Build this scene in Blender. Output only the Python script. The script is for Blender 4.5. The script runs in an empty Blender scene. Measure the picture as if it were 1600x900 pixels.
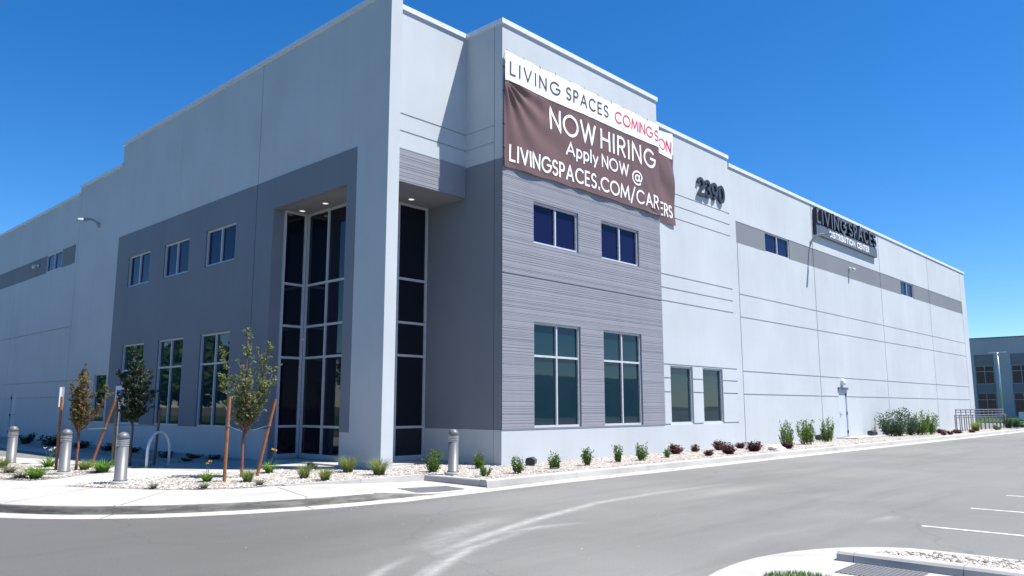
import bpy, math, random
from mathutils import Vector, Matrix, noise

# ------------------------------------------------------------------ camera, sky, sun, exposure
scene = bpy.context.scene
COL = scene.collection
R = math.radians

cam_data = bpy.data.cameras.new("camera")
cam_data.sensor_fit = 'HORIZONTAL'
cam_data.sensor_width = 36.0
cam_data.lens = 27.36
cam_data.clip_start = 0.05
cam_data.clip_end = 6000.0
camera = bpy.data.objects.new("camera", cam_data)
camera.location = (0.0, 0.0, 1.7)
camera.rotation_euler = (R(90 + 8.674), 0.0, R(-46.7))
COL.objects.link(camera)
scene.camera = camera

SUN_TRAVEL = Vector((-0.26, 0.38, -0.89)).normalized()      # direction the sunlight travels
sun_elev = math.asin(-SUN_TRAVEL.z)
sun_az = math.atan2(-SUN_TRAVEL.x, -SUN_TRAVEL.y)           # clockwise from +Y

world = bpy.data.worlds.new("World")
scene.world = world
world.use_nodes = True
wn = world.node_tree
for n in list(wn.nodes):
    wn.nodes.remove(n)
sky = wn.nodes.new('ShaderNodeTexSky')
sky.sky_type = 'NISHITA'
sky.sun_disc = False
sky.sun_elevation = sun_elev
sky.sun_rotation = sun_az
sky.altitude = 1300.0
sky.air_density = 1.0
sky.dust_density = 0.3
sky.ozone_density = 6.0
hsv = wn.nodes.new('ShaderNodeHueSaturation')
hsv.inputs['Saturation'].default_value = 1.28
hsv.inputs['Hue'].default_value = 0.503
bg = wn.nodes.new('ShaderNodeBackground')
bg.inputs['Strength'].default_value = 0.10
wo = wn.nodes.new('ShaderNodeOutputWorld')
wn.links.new(sky.outputs[0], hsv.inputs['Color'])
wn.links.new(hsv.outputs[0], bg.inputs['Color'])
wn.links.new(bg.outputs[0], wo.inputs['Surface'])

sun_data = bpy.data.lights.new("sun", 'SUN')
sun_data.energy = 5.0
sun_data.angle = R(0.53)
sun_data.color = (1.0, 0.955, 0.89)
sun = bpy.data.objects.new("sun", sun_data)
sun.rotation_euler = SUN_TRAVEL.to_track_quat('-Z', 'Y').to_euler()
sun.location = (20, -30, 60)
COL.objects.link(sun)

scene.view_settings.view_transform = 'Standard'
scene.view_settings.look = 'None'
scene.view_settings.exposure = 0.86
scene.view_settings.gamma = 1.0
scene.view_settings.use_curve_mapping = False
scene.render.engine = 'CYCLES'
scene.cycles.use_denoising = True
scene.cycles.max_bounces = 8
scene.cycles.transparent_max_bounces = 12

rnd = random.Random(7)

# ------------------------------------------------------------------ materials
MATS = {}

def nodes_of(name):
    m = bpy.data.materials.new(name)
    m.use_nodes = True
    nt = m.node_tree
    b = nt.nodes['Principled BSDF']
    MATS[name] = m
    return m, nt, b

def add_noise(nt, scale, detail=4.0, rough=0.55, vec=None):
    n = nt.nodes.new('ShaderNodeTexNoise')
    n.inputs['Scale'].default_value = scale
    n.inputs['Detail'].default_value = detail
    n.inputs['Roughness'].default_value = rough
    if vec is not None:
        nt.links.new(vec, n.inputs['Vector'])
    return n

def world_pos(nt, scale=None):
    g = nt.nodes.new('ShaderNodeNewGeometry')
    if scale is None:
        return g.outputs['Position']
    mp = nt.nodes.new('ShaderNodeMapping')
    mp.inputs['Scale'].default_value = scale
    nt.links.new(g.outputs['Position'], mp.inputs['Vector'])
    return mp.outputs[0]

def ramp(nt, fac, stops):
    r = nt.nodes.new('ShaderNodeValToRGB')
    cr = r.color_ramp
    while len(cr.elements) < len(stops):
        cr.elements.new(0.5)
    for e, (p, c) in zip(cr.elements, stops):
        e.position = p
        e.color = (c[0], c[1], c[2], 1)
    nt.links.new(fac, r.inputs[0])
    return r.outputs[0]

def bump(nt, b, height, strength=0.3, dist=0.02):
    bm_ = nt.nodes.new('ShaderNodeBump')
    bm_.inputs['Strength'].default_value = strength
    bm_.inputs['Distance'].default_value = dist
    nt.links.new(height, bm_.inputs['Height'])
    nt.links.new(bm_.outputs[0], b.inputs['Normal'])

def mix(nt, fac, a, c, mode='MIX'):
    m = nt.nodes.new('ShaderNodeMix')
    m.data_type = 'RGBA'
    m.blend_type = mode
    for sock, v in ((m.inputs[0], fac), (m.inputs[6], a), (m.inputs[7], c)):
        if hasattr(v, 'is_linked'):
            nt.links.new(v, sock)
        elif isinstance(v, (int, float)):
            sock.default_value = v
        else:
            sock.default_value = (v[0], v[1], v[2], 1)
    return m.outputs[2]

def vary(c, k):
    return tuple(max(0.0, min(1.0, x * k)) for x in c)

def paint_mat(name, col, var=0.06, rough=0.75, scale=0.35, grain=60.0, bs=0.08):
    """painted tilt-up concrete: broad roller unevenness, faint vertical streaks, fine sandy grain"""
    m, nt, b = nodes_of(name)
    p = world_pos(nt)
    n1 = add_noise(nt, scale, 5.0, 0.6, p)
    base = ramp(nt, n1.outputs[0], [(0.3, vary(col, 1 - var)), (0.7, vary(col, 1 + var))])
    st = add_noise(nt, 1.0, 3.0, 0.6, world_pos(nt, (2.2, 2.2, 0.10)))
    s = ramp(nt, st.outputs[0], [(0.35, (0.972, 0.972, 0.975)), (0.62, (1, 1, 1))])
    c = mix(nt, 1.0, base, s, 'MULTIPLY')
    nt.links.new(c, b.inputs['Base Color'])
    b.inputs['Roughness'].default_value = rough
    b.inputs['Specular IOR Level'].default_value = 0.25
    n2 = add_noise(nt, grain, 3.0, 0.6, p)
    bump(nt, b, n2.outputs[0], bs, 0.01)
    return m

def plain_mat(name, col, rough=0.5, metal=0.0, spec=0.5, var=0.08, scale=8.0):
    m, nt, b = nodes_of(name)
    n1 = add_noise(nt, scale, 4.0, 0.6, world_pos(nt))
    c = ramp(nt, n1.outputs[0], [(0.3, vary(col, 1 - var)), (0.7, vary(col, 1 + var))])
    nt.links.new(c, b.inputs['Base Color'])
    b.inputs['Roughness'].default_value = rough
    b.inputs['Metallic'].default_value = metal
    b.inputs['Specular IOR Level'].default_value = spec
    return m

LIGHT = paint_mat('pale_grey_wall_paint', (0.475, 0.51, 0.53))
DARK = paint_mat('dark_grey_wall_paint', (0.185, 0.205, 0.235))
LINER = paint_mat('grey_ribbed_wall_paint', (0.262, 0.268, 0.298), var=0.04, scale=0.9)
BAND = paint_mat('mid_grey_band_paint', (0.185, 0.20, 0.215))
COPING = plain_mat('white_metal_coping', (0.62, 0.65, 0.68), 0.45, 0.0)
FRAME = plain_mat('pale_window_frame', (0.48, 0.50, 0.54), 0.4, 0.0)
SOFFIT = paint_mat('grey_soffit_paint', (0.22, 0.225, 0.24))
DOORP = paint_mat('pale_door_paint', (0.48, 0.53, 0.58), rough=0.5)
ROOFM = plain_mat('white_roof_membrane', (0.5, 0.5, 0.5), 0.9)
BGWALL = paint_mat('blue_grey_wall_paint', (0.40, 0.40, 0.45))
BGDARK = paint_mat('slate_spandrel_paint', (0.20, 0.20, 0.225))
STEEL = plain_mat('galvanised_steel', (0.55, 0.57, 0.60), 0.38, 0.6)
ALU = plain_mat('satin_aluminium_paint', (0.135, 0.14, 0.152), 0.45, 0.1, var=0.04)
DARKMETAL = plain_mat('dark_metal', (0.035, 0.037, 0.042), 0.45, 0.2)
BLACKP = plain_mat('black_letter_paint', (0.012, 0.013, 0.016), 0.35, 0.0)
NUMP = plain_mat('charcoal_number_paint', (0.035, 0.037, 0.042), 0.4, 0.0)
SIGNP = plain_mat('grey_sign_panel_paint', (0.10, 0.112, 0.135), 0.5)
HOOPP = plain_mat('pale_powder_coat', (0.62, 0.64, 0.66), 0.4)
RAILP = plain_mat('grey_rail_paint', (0.12, 0.13, 0.15), 0.5)
LAMPP = plain_mat('grey_lamp_paint', (0.30, 0.31, 0.32), 0.55)
WHITEP = plain_mat('white_letter_paint', (0.82, 0.82, 0.82), 0.5, var=0.02)
TRACKW = plain_mat('white_road_paint', (0.58, 0.58, 0.56), 0.7, var=0.3, scale=7.0)
STAKE = plain_mat('treated_wood_stake', (0.27, 0.105, 0.045), 0.8, var=0.25, scale=14.0)
STAKE2 = plain_mat('weathered_wood_stake', (0.24, 0.17, 0.09), 0.85, var=0.25, scale=14.0)
BARKR = plain_mat('reddish_bark', (0.19, 0.068, 0.055), 0.75, var=0.3, scale=22.0)
BARKG = plain_mat('brown_bark', (0.10, 0.075, 0.06), 0.85, var=0.3, scale=22.0)
STRAP = plain_mat('green_tree_strap', (0.10, 0.16, 0.17), 0.7)
BLUEP = plain_mat('blue_sign_paint', (0.02, 0.09, 0.45), 0.5)
ROCKM = plain_mat('white_boulder', (0.60, 0.58, 0.54), 0.9, var=0.15, scale=5.0)
TEXTGREY = plain_mat('grey_banner_ink', (0.055, 0.055, 0.062), 0.6)
TEXTRED = plain_mat('red_banner_ink', (0.62, 0.045, 0.085), 0.6)

def banner_mat(name, col):
    m, nt, b = nodes_of(name)
    n1 = add_noise(nt, 1.2, 4.0, 0.6, world_pos(nt))
    c = ramp(nt, n1.outputs[0], [(0.3, vary(col, 0.94)), (0.7, vary(col, 1.06))])
    nt.links.new(c, b.inputs['Base Color'])
    b.inputs['Roughness'].default_value = 0.42
    b.inputs['Specular IOR Level'].default_value = 0.4
    return m
BWHITE = banner_mat('white_vinyl', (0.83, 0.83, 0.84))
BBROWN = banner_mat('brown_vinyl', (0.155, 0.088, 0.076))

def glass_mat(name, col, rough=0.02, ior=1.5, spec=0.5):
    m, nt, b = nodes_of(name)
    b.inputs['Base Color'].default_value = (*col, 1)
    b.inputs['Roughness'].default_value = rough
    b.inputs['IOR'].default_value = ior
    b.inputs['Specular IOR Level'].default_value = spec
    # faint waviness of tempered panes
    n = add_noise(nt, 0.9, 2.0, 0.5, world_pos(nt))
    bump(nt, b, n.outputs[0], 0.03, 0.05)
    return m
GLASS = glass_mat('teal_tinted_glass', (0.007, 0.025, 0.036), 0.02, 1.45)
GLASSB = glass_mat('blue_tinted_glass', (0.007, 0.008, 0.045), 0.02, 1.33, 0.35)
GLASSD = glass_mat('dark_tinted_glass', (0.006, 0.008, 0.016))

def emit_mat(name, col, s):
    m, nt, b = nodes_of(name)
    b.inputs['Base Color'].default_value = (*col, 1)
    b.inputs['Emission Color'].default_value = (*col, 1)
    b.inputs['Emission Strength'].default_value = s
    return m
LAMPON = emit_mat('lit_lamp_lens', (1.0, 0.97, 0.92), 0.5)

def asphalt_mat():
    m, nt, b = nodes_of('weathered_asphalt')
    p = world_pos(nt)
    big = add_noise(nt, 0.16, 5.0, 0.6, p)
    base = ramp(nt, big.outputs[0], [(0.28, (0.150, 0.150, 0.143)), (0.5, (0.178, 0.178, 0.170)), (0.74, (0.212, 0.211, 0.202))])
    # wheel-swept streaks running along the drive
    st = add_noise(nt, 1.0, 5.0, 0.65, world_pos(nt, (0.10, 1.1, 1.0)))
    s = ramp(nt, st.outputs[0], [(0.30, (0.80, 0.80, 0.81)), (0.52, (1, 1, 1)), (0.75, (1.0, 1.0, 1.0))])
    c = mix(nt, 0.8, base, s, 'MULTIPLY')
    pat = add_noise(nt, 0.55, 6.0, 0.7, p)
    pt = ramp(nt, pat.outputs[0], [(0.52, (0, 0, 0)), (0.72, (1, 1, 1))])
    bwn = nt.nodes.new('ShaderNodeMath'); bwn.operation = 'MULTIPLY'; bwn.inputs[1].default_value = 0.35
    nt.links.new(pt, bwn.inputs[0])
    c = mix(nt, bwn.outputs[0], c, (0.21, 0.209, 0.200))
    wa = nt.nodes.new('ShaderNodeAttribute'); wa.attribute_name = 'newer'
    c = mix(nt, wa.outputs['Fac'], c, (0.092, 0.093, 0.089))
    fine = add_noise(nt, 55.0, 4.0, 0.8, p)
    f = ramp(nt, fine.outputs[0], [(0.3, (0.66, 0.66, 0.66)), (0.7, (1.28, 1.28, 1.28))])
    c = mix(nt, 0.85, c, f, 'MULTIPLY')
    ag = nt.nodes.new('ShaderNodeTexVoronoi'); ag.inputs['Scale'].default_value = 38.0
    nt.links.new(p, ag.inputs['Vector'])
    agr = ramp(nt, ag.outputs['Distance'], [(0.10, (1.5, 1.48, 1.42)), (0.22, (1, 1, 1))])
    c = mix(nt, 0.5, c, agr, 'MULTIPLY')
    ck = nt.nodes.new('ShaderNodeTexVoronoi'); ck.feature = 'DISTANCE_TO_EDGE'; ck.inputs['Scale'].default_value = 0.16
    wp = add_noise(nt, 1.1, 5.0, 0.6, p)
    wv = nt.nodes.new('ShaderNodeVectorMath'); wv.operation = 'MULTIPLY_ADD'; wv.inputs[1].default_value = (.9, .9, 0)
    nt.links.new(wp.outputs['Color'], wv.inputs[0]); nt.links.new(p, wv.inputs[2]); nt.links.new(wv.outputs[0], ck.inputs['Vector'])
    ckr = ramp(nt, ck.outputs['Distance'], [(0.0, (0.62, 0.62, 0.62)), (0.0035, (1, 1, 1))])
    c = mix(nt, 0.4, c, ckr, 'MULTIPLY')
    # pale scuffs of dust left by turning wheels (attribute carries where the wheels went)
    at = nt.nodes.new('ShaderNodeAttribute'); at.attribute_name = 'dust'
    dn = add_noise(nt, 1.0, 8.0, 0.8, world_pos(nt, (4.0, 11.0, 1.0)))
    dr = nt.nodes.new('ShaderNodeMapRange')
    dr.inputs['From Min'].default_value = 0.30; dr.inputs['From Max'].default_value = 0.62
    nt.links.new(dn.outputs[0], dr.inputs['Value'])
    mm = nt.nodes.new('ShaderNodeMath'); mm.operation = 'MULTIPLY'
    nt.links.new(at.outputs['Fac'], mm.inputs[0]); nt.links.new(dr.outputs[0], mm.inputs[1])
    c = mix(nt, mm.outputs[0], c, (0.42, 0.415, 0.40))
    nt.links.new(c, b.inputs['Base Color'])
    b.inputs['Roughness'].default_value = 0.85
    b.inputs['Specular IOR Level'].default_value = 0.3
    bump(nt, b, fine.outputs[0], 0.35, 0.01)
    return m
ASPHALT = asphalt_mat()

def concrete_mat(name, col, scale=1.4, dirt=0.0):
    m, nt, b = nodes_of(name)
    p = world_pos(nt)
    n1 = add_noise(nt, scale, 6.0, 0.65, p)
    c = ramp(nt, n1.outputs[0], [(0.28, vary(col, 0.86)), (0.5, col), (0.75, vary(col, 1.08))])
    n3 = add_noise(nt, 0.5, 4.0, 0.6, p)
    d = ramp(nt, n3.outputs[0], [(0.38, (0.86, 0.85, 0.83)), (0.6, (1, 1, 1))])
    c = mix(nt, 0.7, c, d, 'MULTIPLY')
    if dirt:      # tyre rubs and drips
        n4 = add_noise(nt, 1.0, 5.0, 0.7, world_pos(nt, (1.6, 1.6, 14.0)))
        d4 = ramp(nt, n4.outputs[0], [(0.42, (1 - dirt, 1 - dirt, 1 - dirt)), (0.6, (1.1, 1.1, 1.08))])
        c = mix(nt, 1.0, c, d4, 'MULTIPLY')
    n2 = add_noise(nt, 90.0, 3.0, 0.7, p)
    f = ramp(nt, n2.outputs[0], [(0.3, (0.9, 0.9, 0.9)), (0.7, (1.06, 1.06, 1.06))])
    c = mix(nt, 0.6, c, f, 'MULTIPLY')
    nt.links.new(c, b.inputs['Base Color'])
    b.inputs['Roughness'].default_value = 0.9
    b.inputs['Specular IOR Level'].default_value = 0.2
    bump(nt, b, n2.outputs[0], 0.2, 0.005)
    return m
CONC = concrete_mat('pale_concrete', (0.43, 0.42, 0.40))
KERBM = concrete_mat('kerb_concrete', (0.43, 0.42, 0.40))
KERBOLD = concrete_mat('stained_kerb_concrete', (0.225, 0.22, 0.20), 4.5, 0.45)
JOINT = plain_mat('dark_joint', (0.16, 0.155, 0.15), 0.9)

def gravel_mat(name, scale, cols):
    m, nt, b = nodes_of(name)
    p = world_pos(nt)
    v = nt.nodes.new('ShaderNodeTexVoronoi')
    v.inputs['Scale'].default_value = scale
    nt.links.new(p, v.inputs['Vector'])
    sep = nt.nodes.new('ShaderNodeSeparateColor')
    nt.links.new(v.outputs['Color'], sep.inputs[0])
    c = ramp(nt, sep.outputs[0], cols)
    e = nt.nodes.new('ShaderNodeTexVoronoi')
    e.feature = 'DISTANCE_TO_EDGE'
    e.inputs['Scale'].default_value = scale
    nt.links.new(p, e.inputs['Vector'])
    nt.links.new(c, b.inputs['Base Color'])
    b.inputs['Roughness'].default_value = 0.9
    b.inputs['Specular IOR Level'].default_value = 0.2
    er = nt.nodes.new('ShaderNodeMapRange')
    er.inputs['From Max'].default_value = 0.35
    nt.links.new(e.outputs[0], er.inputs['Value'])
    bump(nt, b, er.outputs[0], 1.0, 0.03)
    return m
GCOLS = [(0.0, (0.17, 0.13, 0.10)), (0.22, (0.40, 0.36, 0.31)), (0.45, (0.56, 0.53, 0.49)), (0.7, (0.34, 0.28, 0.23)), (1.0, (0.66, 0.64, 0.61))]
GRAVEL = gravel_mat('pale_landscape_gravel', 17.0, GCOLS)

def island_mat(name, cols, rough=0.9):
    """one colour per loose piece (leaf, stone) taken at random per mesh island"""
    m, nt, b = nodes_of(name)
    g = nt.nodes.new('ShaderNodeNewGeometry')
    c = ramp(nt, g.outputs['Random Per Island'], cols)
    nt.links.new(c, b.inputs['Base Color'])
    b.inputs['Roughness'].default_value = rough
    b.inputs['Specular IOR Level'].default_value = 0.3
    return m, nt, b
STONE, _, _ = island_mat('loose_stones', [(0.0, (0.16, 0.13, 0.10)), (0.25, (0.42, 0.39, 0.35)), (0.6, (0.62, 0.60, 0.57)), (0.85, (0.30, 0.25, 0.21)), (1.0, (0.72, 0.71, 0.70))])

def leaf_mat(name, cols, trans=0.42, rough=0.55):
    m, nt, b = island_mat(name, cols, rough)
    tr = nt.nodes.new('ShaderNodeBsdfTranslucent')
    ms = nt.nodes.new('ShaderNodeMixShader')
    ms.inputs[0].default_value = trans
    src = b.inputs['Base Color'].links[0].from_socket
    hs = nt.nodes.new('ShaderNodeHueSaturation')
    hs.inputs['Value'].default_value = 1.3
    nt.links.new(src, hs.inputs['Color'])
    nt.links.new(hs.outputs[0], tr.inputs['Color'])
    out = nt.nodes['Material Output']
    nt.links.new(b.outputs[0], ms.inputs[1])
    nt.links.new(tr.outputs[0], ms.inputs[2])
    nt.links.new(ms.outputs[0], out.inputs['Surface'])
    return m
LEAF_PEAR = leaf_mat('grey_green_leaves', [(0.0, (0.07, 0.11, 0.035)), (0.45, (0.14, 0.20, 0.07)), (0.8, (0.23, 0.28, 0.12)), (1.0, (0.42, 0.46, 0.20))], 0.55)
LEAF_TAN = leaf_mat('olive_brown_leaves', [(0.0, (0.11, 0.085, 0.025)), (0.5, (0.22, 0.175, 0.06)), (0.85, (0.17, 0.18, 0.06)), (1.0, (0.32, 0.27, 0.11))])
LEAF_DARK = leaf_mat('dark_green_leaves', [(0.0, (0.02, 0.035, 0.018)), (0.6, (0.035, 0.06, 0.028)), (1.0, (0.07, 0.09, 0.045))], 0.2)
LEAF_GREEN = leaf_mat('mid_green_leaves', [(0.0, (0.035, 0.085, 0.016)), (0.5, (0.085, 0.17, 0.03)), (1.0, (0.17, 0.26, 0.06))])
LEAF_BRIGHT = leaf_mat('bright_green_leaves', [(0.0, (0.055, 0.12, 0.018)), (0.5, (0.10, 0.19, 0.03)), (1.0, (0.19, 0.26, 0.06))])
LEAF_BLUE = leaf_mat('blue_green_leaves', [(0.0, (0.022, 0.06, 0.030)), (0.5, (0.045, 0.105, 0.05)), (1.0, (0.10, 0.16, 0.09))])
LEAF_PURPLE = leaf_mat('purple_leaves', [(0.0, (0.035, 0.010, 0.014)), (0.5, (0.075, 0.022, 0.026)), (1.0, (0.15, 0.045, 0.045))], 0.25)
LEAF_GRASS = leaf_mat('grass_blades', [(0.0, (0.09, 0.14, 0.025)), (0.5, (0.16, 0.21, 0.05)), (1.0, (0.28, 0.29, 0.10))])
LEAF_LILY = leaf_mat('lily_blades', [(0.0, (0.06, 0.15, 0.02)), (0.5, (0.10, 0.22, 0.03)), (1.0, (0.22, 0.32, 0.06))])
LEAF_SAGE = leaf_mat('sage_leaves', [(0.0, (0.10, 0.11, 0.07)), (1.0, (0.20, 0.20, 0.13))])
LAWN = leaf_mat('lawn_blades', [(0.0, (0.04, 0.10, 0.015)), (0.6, (0.08, 0.17, 0.03)), (1.0, (0.14, 0.22, 0.05))])
PETAL = plain_mat('orange_petals', (0.70, 0.36, 0.03), 0.6)
PETALR = plain_mat('pink_flower_heads', (0.42, 0.10, 0.08), 0.7, var=0.3)
PETALW = plain_mat('white_flower_spikes', (0.6, 0.6, 0.58), 0.7)
TWIG = plain_mat('brown_twigs', (0.13, 0.075, 0.045), 0.85)
TACTILE = plain_mat('grey_tactile_plate', (0.17, 0.17, 0.18), 0.7)
DRYGROUND = concrete_mat('dry_ground', (0.13, 0.12, 0.095), 0.05)

# ------------------------------------------------------------------ mesh helpers
class MB:
    def __init__(self):
        self.v = []; self.f = []; self.mi = []; self.mats = []
        self.smooth = False
    def m(self, mat):
        if mat not in self.mats:
            self.mats.append(mat)
        return self.mats.index(mat)
    def face(self, pts, mat=None):
        i = len(self.v)
        self.v.extend([tuple(p) for p in pts])
        self.f.append(list(range(i, i + len(pts))))
        self.mi.append(self.m(mat) if mat else 0)
    def box(self, x0, x1, y0, y1, z0, z1, mat=None):
        self.hexa([(x0, y0, z0), (x1, y0, z0), (x1, y1, z0), (x0, y1, z0),
                   (x0, y0, z1), (x1, y0, z1), (x1, y1, z1), (x0, y1, z1)], mat)
    def hexa(self, p, mat=None):
        i = len(self.v)
        self.v.extend([tuple(q) for q in p])
        k = self.m(mat) if mat else 0
        for q in ((0, 3, 2, 1), (4, 5, 6, 7), (0, 1, 5, 4), (1, 2, 6, 5), (2, 3, 7, 6), (3, 0, 4, 7)):
            self.f.append([i + a for a in q]); self.mi.append(k)
    def tube(self, pts, radii, n=8, mat=None, caps=True):
        pts = [Vector(p) for p in pts]
        if isinstance(radii, (int, float)):
            radii = [radii] * len(pts)
        k = self.m(mat) if mat else 0
        rings = []
        prev = None
        for j, p in enumerate(pts):
            a = pts[max(0, j - 1)]; c = pts[min(len(pts) - 1, j + 1)]
            t = (c - a)
            if t.length < 1e-9: t = Vector((0, 0, 1))
            t.normalize()
            if prev is None:
                u = t.orthogonal().normalized()
            else:
                u = prev - t * prev.dot(t)
                if u.length < 1e-6: u = t.orthogonal()
                u.normalize()
            prev = u
            w = t.cross(u)
            ring = []
            for s in range(n):
                an = 2 * math.pi * s / n
                q = p + (u * math.cos(an) + w * math.sin(an)) * radii[j]
                ring.append(len(self.v)); self.v.append(tuple(q))
            rings.append(ring)
        for r0, r1 in zip(rings, rings[1:]):
            for s in range(n):
                self.f.append([r0[s], r0[(s + 1) % n], r1[(s + 1) % n], r1[s]]); self.mi.append(k)
        if caps:
            self.f.append(rings[0][::-1]); self.mi.append(k)
            self.f.append(rings[-1]); self.mi.append(k)
    def lathe(self, prof, n=28, c=(0, 0, 0), mat=None):
        k = self.m(mat) if mat else 0
        rings = []
        for (r, z) in prof:
            ring = []
            for s in range(n):
                a = 2 * math.pi * s / n
                ring.append(len(self.v)); self.v.append((c[0] + r * math.cos(a), c[1] + r * math.sin(a), c[2] + z))
            rings.append(ring)
        for r0, r1 in zip(rings, rings[1:]):
            for s in range(n):
                self.f.append([r0[s], r0[(s + 1) % n], r1[(s + 1) % n], r1[s]]); self.mi.append(k)
        self.f.append(rings[0][::-1]); self.mi.append(k)
        self.f.append(rings[-1]); self.mi.append(k)
    def prism(self, poly, z0, z1, mat=None):
        """vertical prism from a plan outline (counter-clockwise)"""
        n = len(poly)
        self.face([(x, y, z1) for x, y in poly], mat)
        self.face([(x, y, z0) for x, y in reversed(poly)], mat)
        for i in range(n):
            (xa, ya), (xb, yb) = poly[i], poly[(i + 1) % n]
            self.face([(xa, ya, z0), (xb, yb, z0), (xb, yb, z1), (xa, ya, z1)], mat)

LOC = {}

def build(name, mb, mat=None, parent=None, local=False, smooth=None, origin=None):
    me = bpy.data.meshes.new(name)
    org = Vector((0, 0, 0))
    if not local and mb.v:
        if origin is None:
            xs = [p[0] for p in mb.v]; ys = [p[1] for p in mb.v]; zs = [p[2] for p in mb.v]
            org = Vector(((min(xs) + max(xs)) / 2, (min(ys) + max(ys)) / 2, min(zs)))
        else:
            org = Vector(origin)
    me.from_pydata([(p[0] - org.x, p[1] - org.y, p[2] - org.z) for p in mb.v], [], mb.f)
    mats = mb.mats if mb.mats else [mat]
    for m in mats:
        me.materials.append(m)
    if mb.mats:
        me.polygons.foreach_set('material_index', mb.mi)
    if smooth or (smooth is None and mb.smooth):
        me.polygons.foreach_set('use_smooth', [True] * len(me.polygons))
    me.update()
    o = bpy.data.objects.new(name, me)
    COL.objects.link(o)
    if parent is not None:
        o.parent = parent
        if not local:
            o.location = org - LOC[parent.name]
            LOC[o.name] = org
        else:
            LOC[o.name] = LOC.get(parent.name, Vector((0, 0, 0)))
    else:
        if not local:
            o.location = org
        LOC[o.name] = org
    return o

def thing(name, label, cat, loc=(0, 0, 0), rz=0.0, group=None):
    o = bpy.data.objects.new(name, None)
    o.empty_display_size = 0.3
    o.location = loc
    o.rotation_euler = (0, 0, rz)
    COL.objects.link(o)
    LOC[o.name] = Vector(loc)
    return tag(o, label, cat, group)

def tag(o, label, cat, group=None):
    o['label'] = label
    o['category'] = cat
    if group:
        o['group'] = group
    return o

def struct(o, kind='structure'):
    o['kind'] = kind
    return o

def dup(root, loc, rz, label, group=None, scale=1.0):
    r = root.copy(); COL.objects.link(r)
    r.location = loc; r.rotation_euler = (0, 0, rz); r.scale = (scale, scale, scale)
    r['label'] = label
    if group:
        r['group'] = group
    LOC[r.name] = Vector(loc)
    for ch in list(root.children):
        c = ch.copy(); COL.objects.link(c); c.parent = r
        for g in ch.children:
            d = g.copy(); COL.objects.link(d); d.parent = c
    return r

# wall as a relief: a grid of cells, each with a depth (metres into the wall) and a paint
def relief(mb, plane, const, u0, u1, z0, z1, base_mat, rects, hole_depth=0.16):
    def P(u, z, d):
        return (u, const + d, z) if plane == 'R' else (const + d, u, z)
    us = {u0, u1}; zs = {z0, z1}
    for (a, b, c, d, dep, mt) in rects:
        for x in (a, b):
            if u0 < x < u1: us.add(round(x, 4))
        for x in (c, d):
            if z0 < x < z1: zs.add(round(x, 4))
    us = sorted(us); zs = sorted(zs)
    nu, nz = len(us) - 1, len(zs) - 1
    D = [[0.0] * nz for _ in range(nu)]
    M = [[base_mat] * nz for _ in range(nu)]
    for (a, b, c, d, dep, mt) in rects:
        for i in range(nu):
            um = (us[i] + us[i + 1]) / 2
            if not (a < um < b): continue
            for j in range(nz):
                zm = (zs[j] + zs[j + 1]) / 2
                if c < zm < d:
                    if dep != 'keep': D[i][j] = dep
                    if mt is not None: M[i][j] = mt
    for i in range(nu):
        for j in range(nz):
            d = D[i][j]
            if d is not None:
                q = [P(us[i], zs[j], d), P(us[i + 1], zs[j], d), P(us[i + 1], zs[j + 1], d), P(us[i], zs[j + 1], d)]
                if plane == 'L': q.reverse()
                mb.face(q, M[i][j])
            if i + 1 < nu:
                e = D[i + 1][j]
                dd = hole_depth if d is None else d; ee = hole_depth if e is None else e
                if abs(dd - ee) > 1e-6:
                    mt = M[i][j] if dd < ee else M[i + 1][j]
                    mb.face([P(us[i + 1], zs[j], dd), P(us[i + 1], zs[j], ee), P(us[i + 1], zs[j + 1], ee), P(us[i + 1], zs[j + 1], dd)], mt)
            if j + 1 < nz:
                e = D[i][j + 1]
                dd = hole_depth if d is None else d; ee = hole_depth if e is None else e
                if abs(dd - ee) > 1e-6:
                    mt = M[i][j] if dd < ee else M[i][j + 1]
                    mb.face([P(us[i], zs[j + 1], dd), P(us[i + 1], zs[j + 1], dd), P(us[i + 1], zs[j + 1], ee), P(us[i], zs[j + 1], ee)], mt)

def liner_rects(u0, u1, z0, z1, seed, mat):
    r = random.Random(seed)
    out = []
    z = z0
    levels = [-0.020, -0.0168, -0.0148, -0.0182, -0.0195, -0.0155, -0.0138]
    last = None
    while z < z1 - 0.015:
        h = r.choice([0.014, 0.016, 0.018, 0.022, 0.028]) if r.random() > .03 else 0.05
        zt = min(z1, z + h)
        lv = r.choice([l for l in levels if l != last])
        last = lv
        out.append((u0, u1, z, zt, lv, mat))
        z = zt
    return out

def groove(a, b, z, w=0.045, d=0.035, mat=None):
    return (a, b, z - w / 2, z + w / 2, d, mat)
def vgroove(u, c, d_, w=0.04, d=0.035):
    return (u - w / 2, u + w / 2, c, d_, d, None)

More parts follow.
